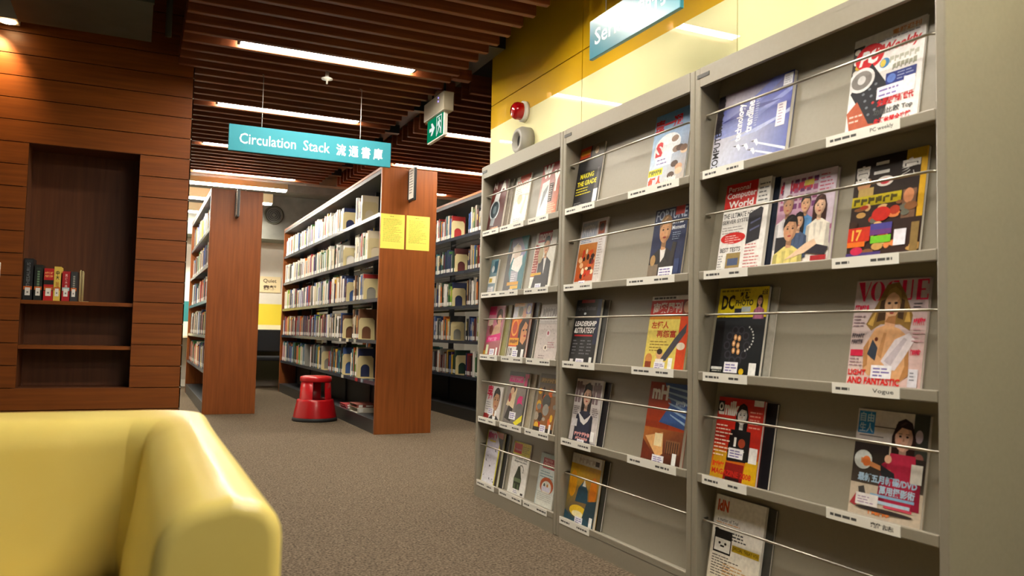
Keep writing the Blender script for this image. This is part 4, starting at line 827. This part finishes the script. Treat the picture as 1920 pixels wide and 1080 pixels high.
PAL = [('white', 'ece8e0'), ('cream', 'd8ccb0'), ('grey', '8a8880'), ('navy', '232c52'), ('blue', '3c5a94'), ('red', '9c2020'), ('maroon', '56201f'), ('green', '3a6a34'), ('bottle-green', '1f3a2c'), ('orange', 'd0702a'), ('yellow', 'd2a82c'), ('brown', '6a442a'), ('black', '1d1d1f'), ('purple', '5a3a70'), ('lime', '86b02c'), ('teal', '2c6a70')]
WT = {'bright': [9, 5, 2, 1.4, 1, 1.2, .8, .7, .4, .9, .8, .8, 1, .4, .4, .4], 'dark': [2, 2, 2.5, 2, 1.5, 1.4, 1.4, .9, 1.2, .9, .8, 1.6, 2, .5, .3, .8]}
def book_geo(mb, th, h, d, col, rr, simple=False):
    """spine towards local -y, thickness along x from 0"""
    if simple:
        mb.box(0, th, 0, d, 0, h, col); return
    c = .002
    mb.box(0, c, 0, d, 0, h, col).box(th - c, th, 0, d, 0, h, col)
    mb.add([(0, 0, 0), (th, 0, 0), (th, 0, h), (0, 0, h), (th * .5, -.002, 0), (th * .5, -.002, h)], [(0, 4, 5, 3), (4, 1, 2, 5)], col)
    mb.add([(c, .001, h - .004), (th - c, .001, h - .004), (th - c, d - .004, h - .004), (c, d - .004, h - .004)], [(0, 1, 2, 3)], 'd8d0b8')
    mb.add([(c, d - .004, .003), (c, d - .004, h - .004), (th - c, d - .004, h - .004), (th - c, d - .004, .003)], [(0, 1, 2, 3)], 'd8d0b8')
    e = th * .12
    mb.add([(e, -.0026, .018), (th - e, -.0026, .018), (th - e, -.0026, .055), (e, -.0026, .055)], [(0, 1, 2, 3)], 'efece4')
    if rr.random() < .6:
        tc_ = rr.choice(['efece4', 'd8b860', '1d1d1f', 'c8c0b0'])
        z0 = h * rr.uniform(.42, .55); z1 = h * rr.uniform(.7, .9)
        mb.add([(th * .3, -.0026, z0), (th * .7, -.0026, z0), (th * .7, -.0026, z1), (th * .3, -.0026, z1)], [(0, 1, 2, 3)], tc_)
SHN = ['top', 'second', 'third', 'fourth', 'fifth']
IND = []
BAYN = {('m', 0): 'bay beside the yellow notices', ('m', 1): 'second bay past yellow notices', ('m', 2): 'third bay past yellow notices',
        ('t', 0): 'first bay behind magazine racks', ('t', 1): 'second bay behind magazine racks'}
stuff = MB(); count = 0
def stuff_book(x, y, z, th, h, d, col, flip=1):
    # spine plane at x facing -x (flip=1) or +x
    a, b = (x, x + d) if flip > 0 else (x - d, x)
    stuff.box(a, b, y, y + th, z, z + h, col)
    e = .0012 * flip; sx = x - e
    stuff.add([(sx, y + th * .12, z + .018), (sx, y + th * .12, z + .055), (sx, y + th * .88, z + .055), (sx, y + th * .88, z + .018)], [(0, 1, 2, 3) if flip < 0 else (3, 2, 1, 0)], 'efece4')
def run(case, bay, row, ya, yb, xs, individual, tone, seed, flip=1):
    """fill world Y range ya..yb with books whose spines stand on plane x = xs"""
    global count
    rr = random.Random(seed); y = ya
    z = ROWZ[row] - .0118
    hbase = rr.uniform(.235, .262)
    while y < yb - .016:
        th = rr.choice([.016, .02, .022, .026, .03, .034, .042, .05]); th = min(th, yb - y)
        h = min(hbase * rr.uniform(.82, 1.12), .29); d = rr.uniform(.15, .175)
        cn, ch = rr.choices(PAL, WT[tone])[0]
        x = xs + rr.uniform(0, .012) * flip
        if individual and count < 300:
            mb = MB(); book_geo(mb, th, h, d, ch, rr)
            o = mb.build('book', 'matte_print'); o.location = (x, y + th, z); o.rotation_euler = (0, 0, R(-90))
            size = 'thin' if th < .024 else 'thick' if th > .038 else 'medium'
            IND.append((o, size, cn, f'{SHN[row]} shelf, {BAYN[case, bay]}'))
            count += 1
        else:
            stuff_book(x, y, z, th, h, d, ch, flip)
        y += th + .0008
def bookend(xs, y, row, col, label, group):
    """cream plate with an arched window, facing -Y, standing at the near end of a row"""
    t = thing('bookend', label, 'bookend', (xs, y, ROWZ[row] - .0118), group=group)
    W, H = .155, .205; n = 14; outer, inner = [], []
    ax, ay, ar = W * .48, .085, .042
    for i in range(n + 1):
        a = math.pi * i / n
        inner.append((ax + ar * math.cos(a), ay + ar * math.sin(a)))
    inner = [(ax + ar, .012)] + inner + [(ax - ar, .012)]
    for (x, z) in inner[1:-1]:
        dx, dz = x - ax, z - ay
        k = min((W / 2 if dx > 0 else W * .48) / abs(dx) if abs(dx) > 1e-6 else 99, (H - ay) / dz if dz > 1e-6 else 99)
        outer.append((ax + dx * k, ay + dz * k))
    outer = [(W, 0)] + outer + [(0, 0)]
    m = len(inner); mb = MB()
    for yy in (0, .003):
        o_ = [(x, yy, z) for x, z in outer] + [(x, yy, z) for x, z in inner]
        fs = [(i, i + m, i + m + 1, i + 1) for i in range(m - 1)] + [(0, m - 1, 2 * m - 1, m)]
        if yy: fs = [tuple(reversed(f)) for f in fs]
        mb.add(o_, fs)
    e = [(x, 0, z) for x, z in outer] + [(x, .003, z) for x, z in outer]
    mb.add(e, [(i + 1, i, i + m, i + m + 1) for i in range(m - 1)])
    mb.build('plate', 'bookend', t)
    MB().box(0, W, -.07, 0, 0, .0015).build('foot', 'bookend', t)
XM = 1.878; XT = 3.053; XL = .661
def ends(i, x0y): return x0y + .03 + i * .992
be1 = [7.44, 7.18, 7.29, 7.42, 7.42]; be2 = [8.2, 8.14, 7.95, 8.05, 8.02]
for r in range(5):
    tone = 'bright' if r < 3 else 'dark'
    g = 'cream arched bookends on the shelves'
    run('m', 0, r, be1[r] + .005, ends(1, 6.68) - .012, XM, True, tone, 100 + r)
    bookend(XM, be1[r], r, None, f'cream arched bookend, {SHN[r]} shelf, bay next to the yellow notices', g)
    run('m', 1, r, be2[r] + .005, ends(2, 6.68) - .012, XM, True, tone, 200 + r)
    bookend(XM, be2[r], r, None, f'cream arched bookend, {SHN[r]} shelf, second bay behind the yellow notices', g)
    bt0, bt1 = [7.43, 7.42, 7.40, 7.44, 7.43][r], [8.18, 8.05, 8.1, 8.12, 7.95][r]
    run('t', 0, r, 7.1, ends(1, 6.68) - .012, XT, True, 'dark', 300 + r)
    run('t', 1, r, bt1 + .005, ends(2, 6.68) - .012, XT, True, 'dark', 400 + r)
    bookend(XT, bt1, r, None, f'cream arched bookend, {SHN[r]} shelf, bookcase behind the magazine racks', g)
for r in range(5):
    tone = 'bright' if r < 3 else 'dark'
    s0 = 9.02 if r == 4 else ends(2, 6.68) + .06
    run('m', 2, r, s0, ends(3, 6.68) - .012, XM, True, tone, 500 + r)
    if r == 4: bookend(XM, 9.012, r, None, 'cream arched bookend, fifth shelf, third bay behind the yellow notices', 'cream arched bookends on the shelves')
for r in range(5):
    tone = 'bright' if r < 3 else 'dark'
    for i in (3, 4): run('m', i, r, ends(i, 6.68) + (.05 if r != 4 or i != 3 else .3), ends(i + 1, 6.68) - .012, XM, False, tone, 600 + r * 10 + i)
    for i in range(3): run('l', i, r, ends(i, 8.645) + .05, ends(i + 1, 8.645) - .02, XL, False, 'dark', 700 + r * 10 + i)
    for i in (2, 3, 4): run('t', i, r, ends(i, 6.68) + .05, ends(i + 1, 6.68) - .02, XT, False, 'dark', 800 + r * 10 + i)
    for i in range(5):
        if (r, i) not in ((3, 1), (3, 0), (4, 1)): run('x', i, r, ends(i, 6.68) + (.1 if i else .25), ends(i + 1, 6.68) - .15, 2.322, False, 'dark', 900 + r * 10 + i, -1)
    for i in range(3): run('x', i, r, ends(i, 8.645) + .1, ends(i + 1, 8.645) - .1, 1.114, False, 'dark', 950 + r * 10 + i, -1)
from collections import Counter
_n = Counter((b[1], b[2], b[3]) for b in IND)
for i, (o, size, cn, place) in enumerate(IND):
    nb = []
    if _n[size, cn, place] > 1:
        nb = [IND[j][2] for j in (i - 1, i + 1) if 0 <= j < len(IND) and IND[j][3] == place]
    mid_ = f' between {nb[0]} and {nb[1]} ones' if len(nb) == 2 else f' next to a {nb[0]} one' if nb else ''
    tag(o, f'{size} {cn} book{mid_}, {place}', 'book', 'books, ' + place)
o = stuff.build('book_rows', 'matte_print'); tag(o, 'rows of library books filling the remaining bookcase shelves', 'books', kind='stuff')
# shelf labels and lying books on the base shelf of the notice bookcase
for y, r, w, c in ((7.75, 3, .1, 'd8d4b8'), (8.05, 3, .08, 'e2deca'), (7.45, 3, .08, '9a988c'), (7.9, 4, .09, 'dcd8c4'), (7.35, 4, .1, '9c1c1c'), (7.15, 4, .07, '8a94a0')):
    pr = MB().box(-.0012, 0, -w / 2, w / 2, -.015, .015, c).build('shelf_label', 'matte_print', tm); pr.location = (-.2455, y - 6.68, ROWZ[r] - .02)
for i, (y, z, l, th, c, cn) in enumerate([(7.35, .1155, .30, .045, 'dcd6c6', 'cream'), (7.37, .161, .29, .03, '8a4a3c', 'brown-edged'), (7.78, .1155, .26, .02, 'b05a64', 'pink'), (7.80, .136, .25, .018, 'a83a3a', 'red')]):
    mb = MB(); book_geo(mb, th, l * .66, l, c, random.Random(i)); o = mb.build('book', 'matte_print')
    o.rotation_euler = (0, R(90), 0); o.location = (1.872, y, z + th)
    tag(o, f'{cn} volume lying flat on the base shelf of the notice bookcase', 'book', 'volumes lying on the base shelf')

# ================================================================== niche books
xb = NX0 + .004
for (x0, x1, h, c, cn, fn) in [
    (-.614, -.566, .247, '17191d', 'black thesaurus', lambda p: p.text('THESAURUS', .3, .32, .7, .9, '6f7478', .02, True).rect(.12, .9, .88, .97, '2c3034')),
    (-.558, -.516, .212, '151d1a', 'dark green dictionary', lambda p: p.text('', .35, .36, .65, .85, '6a8a6c', .01, True).rect(.2, .86, .8, .92, '24302a')),
    (-.508, -.458, .193, 'b8161c', 'red and black dictionary', lambda p: p.text('', .08, .82, .94, .9, 'e8a060', .01).text('', .08, .72, .94, .8, 'e8a060', .01).rect(0, .5, 1, .64, '17120f').rect(0, .3, 1, .4, '17120f')),
    (-.456, -.420, .206, 'dcc054', 'yellow dictionary with Chinese characters', lambda p: p.text('中', .25, .75, .78, .88, '1d1d12', .03).text('大', .25, .62, .78, .74, '1d1d12', .03).text('辭典', .3, .36, .75, .56, 'c07a2c', .02)),
    (-.412, -.371, .18, 'a81420', 'red dictionary with white characters', lambda p: [p.text(ch, .35, .82 - i * .12, .68, .91 - i * .12, 'e8c8c4', .02) for i, ch in enumerate('英漢大典')]),
    (-.367, -.333, .18, '34363a', 'grey dictionary', lambda p: p.text('', .35, .36, .68, .88, '8f9088', .01, True))]:
    t = thing('dictionary', cn + ' standing in the niche', 'book', ((x0 + x1) / 2, WY + .05, 1.0032), group='dictionaries on the niche shelf')
    w = x1 - x0
    mb = MB(); mb.box(-w / 2, -w / 2 + .002, 0, .15, 0, h, c).box(w / 2 - .002, w / 2, 0, .15, 0, h, c).box(-w / 2, w / 2, -.001, .001, 0, h, c); mb.build('cover', 'matte_print', t)
    MB().box(-w / 2 + .002, w / 2 - .002, .001, .145, .004, h - .004, 'd0c6a8').build('pages', 'paper', t)
    p = Print(w, h, -.001); fn(p)
    tt = .062 / h
    p.rect(.04, tt, .96, tt + .02 / h, 'c8601c' if 'white' not in cn else 'a8ccd0'); p.rect(.22, tt - .034 / h, .78, tt + .012 / h, 'e8e8e4'); p.rect(.4, tt - .02 / h, .6, tt - .01 / h, '8a8a88'); p.build('spine_print', t, 'matte_print')
t = thing('wire_bookend', 'thin beige wire bookend beside the niche dictionaries', 'bookend', (-.318, WY + .05, 1.0032))
MB().tube([(0, 0, .003), (0, 0, .185), (.002, .006, .19), (.002, .1, .19), (0, .106, .185), (0, .106, .003)], .0028, 8).build('hoop', 'bookend', t, True)
MB().tube([(.014, 0, .003), (.014, 0, .18), (.014, .006, .185), (.014, .1, .185), (.014, .106, .18), (.014, .106, .003)], .0028, 8).build('hoop', 'bookend', t, True)
MB().box(0, .05, 0, .106, 0, .0025).build('foot', 'bookend', t)

# ================================================================== step stool
t = thing('step_stool', 'round red plastic step stool in the bookcase aisle', 'stool', (1.60, 7.9, 0))
MB().lathe([(0, 0), (.212, 0), (.214, .012), (.21, .03), (.2, .034), (0, .034)], n=48).build('rubber_ring', 'rubber', t, True)
MB().lathe([(.203, .034), (.202, .05), (.176, .185), (.172, .2), (.163, .205), (.15, .205), (.15, .19)], n=48).build('drum', 'red', t, True)
for k in range(3):
    a0 = R(-62 + k * 120); a1 = a0 + R(70)
    MB().lathe([(.152, .19), (.141, .372), (.128, .372), (.138, .19)], n=10, a0=a0, a1=a1).lathe([(.138, .19), (.152, .19)], n=10, a0=a0, a1=a1).build('leg_panel', 'red', t, True)
    for a in (a0, a1):
        ca, sa = math.cos(a), math.sin(a)
        MB().add([(.138 * ca, .138 * sa, .19), (.152 * ca, .152 * sa, .19), (.141 * ca, .141 * sa, .372), (.128 * ca, .128 * sa, .372)], [(0, 1, 2, 3)]).build('leg_edge', 'red', t)
MB().lathe([(0, .37), (.143, .37), (.15, .378), (.15, .408), (.144, .42), (.12, .425), (0, .425)], n=48).build('top_step', 'red', t, True)
MB().lathe([(0, .4262), (.12, .4262), (.122, .4245)], n=40).build('tread', 'red', t, True)

# ================================================================== desk, chairs and sign at the far end
t = thing('study_desk', 'cream study desk with yellow screen at the back wall', 'desk', (1.9, 12.55, 0))
MB().box(-.7, .7, -.3, .28, .72, .75).build('desk_top', 'cream', t)
MB().box(-.7, .7, .25, .28, .75, .93).build('lower_screen', 'cream', t)
MB().box(-.7, .7, .25, .28, .93, 1.25).build('upper_screen', 'yellow_band', t)
for s in (-1, 1): MB().box(s * .68, s * .65, -.28, .25, 0, .72).build('side_support', 'cream', t)
MB().box(-.65, .65, .2, .22, .1, .72).build('modesty_panel', 'olive', t)
t = thing('study_desk', 'cream study desk with teal screen left of the bookcases', 'desk', (.35, 12.55, 0))
MB().box(-.7, .7, -.3, .28, .72, .75).build('desk_top', 'cream', t)
MB().box(-.7, .7, .25, .28, .75, .95).build('lower_screen', 'cream', t)
MB().box(-.7, .7, .25, .28, .95, 1.25).build('upper_screen', 'teal_band', t)
for s in (-1, 1): MB().box(s * .68, s * .65, -.28, .25, 0, .72).build('side_support', 'cream', t)
def chair(x, y, rz, label):
    t = thing('study_chair', label, 'chair', (x, y, 0), (0, 0, rz), 'black study chairs at the back desks')
    MB().box(-.23, .23, -.22, .22, .42, .48).build('seat', 'chair', t, bevel=.02, seg=3)
    v = []; 
    mb = MB().box(-.22, .22, -.27, -.23, .55, .86); mb.build('backrest', 'chair', t, bevel=.03, seg=4)
    for sx in (-1, 1):
        MB().tube([(sx * .22, -.25, .7), (sx * .235, -.22, .44), (sx * .235, -.26, 0)], .011).build('leg', 'steel_black', t, True)
        MB().tube([(sx * .235, .18, .44), (sx * .235, .24, 0)], .011).build('leg', 'steel_black', t, True)
        MB().tube([(sx * .25, -.24, .66), (sx * .27, -.1, .67), (sx * .27, .12, .66), (sx * .25, .18, .46)], .012).build('armrest', 'chrome', t, True)
chair(1.76, 12.02, 0, 'black armchair at the desk with yellow screen')
chair(.22, 11.2, R(160), 'black chair beside the far bookcase, half hidden by the niche wall')
t = thing('quiet_sign', 'cream Quiet sign with brown lettering on the back wall', 'sign', (1.85, 12.9, 1.43))
MB().box(-.165, .165, -.012, 0, 0, .245).build('plate', 'cream_sign', t, bevel=.002, seg=1)
p = Print(.33, .245, -.012); p.text('Quiet', .2, .58, .8, .86, '3a281c', .015); p.text('肅靜', .2, .14, .8, .46, '3a281c', .03); p.build('lettering', t, 'matte_print')

# ================================================================== yellow sofa in the foreground
t = thing('sofa', 'yellow leatherette sofa in front of the wooden niche wall', 'sofa', (-.6, 1.4, 0))
def sofa_body():
    OX, OY, IX, IY, FY, ZT, ZB = .147, 1.885, .022, 1.665, .845, .688, .07
    ro = .1
    path = []
    for x in [-1.35, -1.0, -.6, -.3, -.1]: path.append(((x, OY), (x, IY)))
    N = 10
    for i in range(N + 1):
        a = math.pi / 2 * (1 - i / N)
        path.append(((OX - ro + ro * math.cos(a), OY - ro + ro * math.sin(a)), (IX - .03 * (1 - i / N), IY - .03 * (i / N))))
    for y in (1.55, 1.4, 1.25, 1.1, .98, .92, .885): path.append(((OX, y), (IX, y)))
    prof = []
    def section(po, pi, inset=0.0, dz=0.0):
        po = Vector((*po, 0)); pi = Vector((*pi, 0)); d = pi - po; L = d.length; d.normalize()
        r1, r2 = max(.04 - inset, .003), max(min(.065, L * .5) - inset, .004)
        pts = [(inset, ZB), (inset, .3), (inset, .5)]
        for k in range(7): a = math.pi / 2 * k / 6; pts.append((inset + r1 - r1 * math.cos(a), ZT - dz - r1 + r1 * math.sin(a)))
        for f in (.3, .6): pts.append((inset + r1 + (L - 2 * inset - r1 - r2) * f, ZT - dz + .003))
        for k in range(9): a = math.pi / 2 * (1 - k / 8); pts.append((L - inset - r2 + r2 * math.cos(a), ZT - dz - r2 + r2 * math.sin(a)))
        for z, bulge in ((.55, .012), (.48, .024), (.4, .032), (.3, .03), (ZB, 0)): pts.append((L - inset + bulge, z))
        return [(po.x + d.x * s, po.y + d.y * s, z) for s, z in pts]
    rings = [section(a, b) for a, b in path]
    re = .016
    for k in range(1, 7):
        a = math.pi / 2 * k / 6; y = .885 - .012 - re * math.sin(a)
        rings.append([(x, yy, z) for x, yy, z in section((OX, y), (IX, y), re * (1 - math.cos(a)), re * (1 - math.cos(a)))])
    n = len(rings[0]); mb = MB(); v = [p for r in rings for p in r]
    f = [(i * n + j, i * n + j + 1, (i + 1) * n + j + 1, (i + 1) * n + j) for i in range(len(rings) - 1) for j in range(n - 1)]
    last = len(rings) - 1
    f.append(tuple(last * n + j for j in range(n))); f.append(tuple(reversed(range(n))))
    mb.add(v, f)
    return mb
mb = sofa_body(); mb.v = [(x + .6, y - 1.4, z) for x, y, z in mb.v]
o = mb.build('back_and_arm', 'sofa', t, True)
o.data.polygons[len(o.data.polygons) - 2].use_smooth = False
o = MB().box(-.9, .615, -.54, .26, .12, .3).build('seat_base', 'sofa', t, bevel=.03, seg=4)
o = MB().box(-.9, .61, -.56, .25, .3, .42).build('seat_cushion', 'sofa', t, bevel=.04, seg=5)
for x in (-.7, .68):
    for y in (-.45, .4): MB().box(x - .025, x + .025, y - .025, y + .025, 0, .075).build('foot', 'steel_black', t)
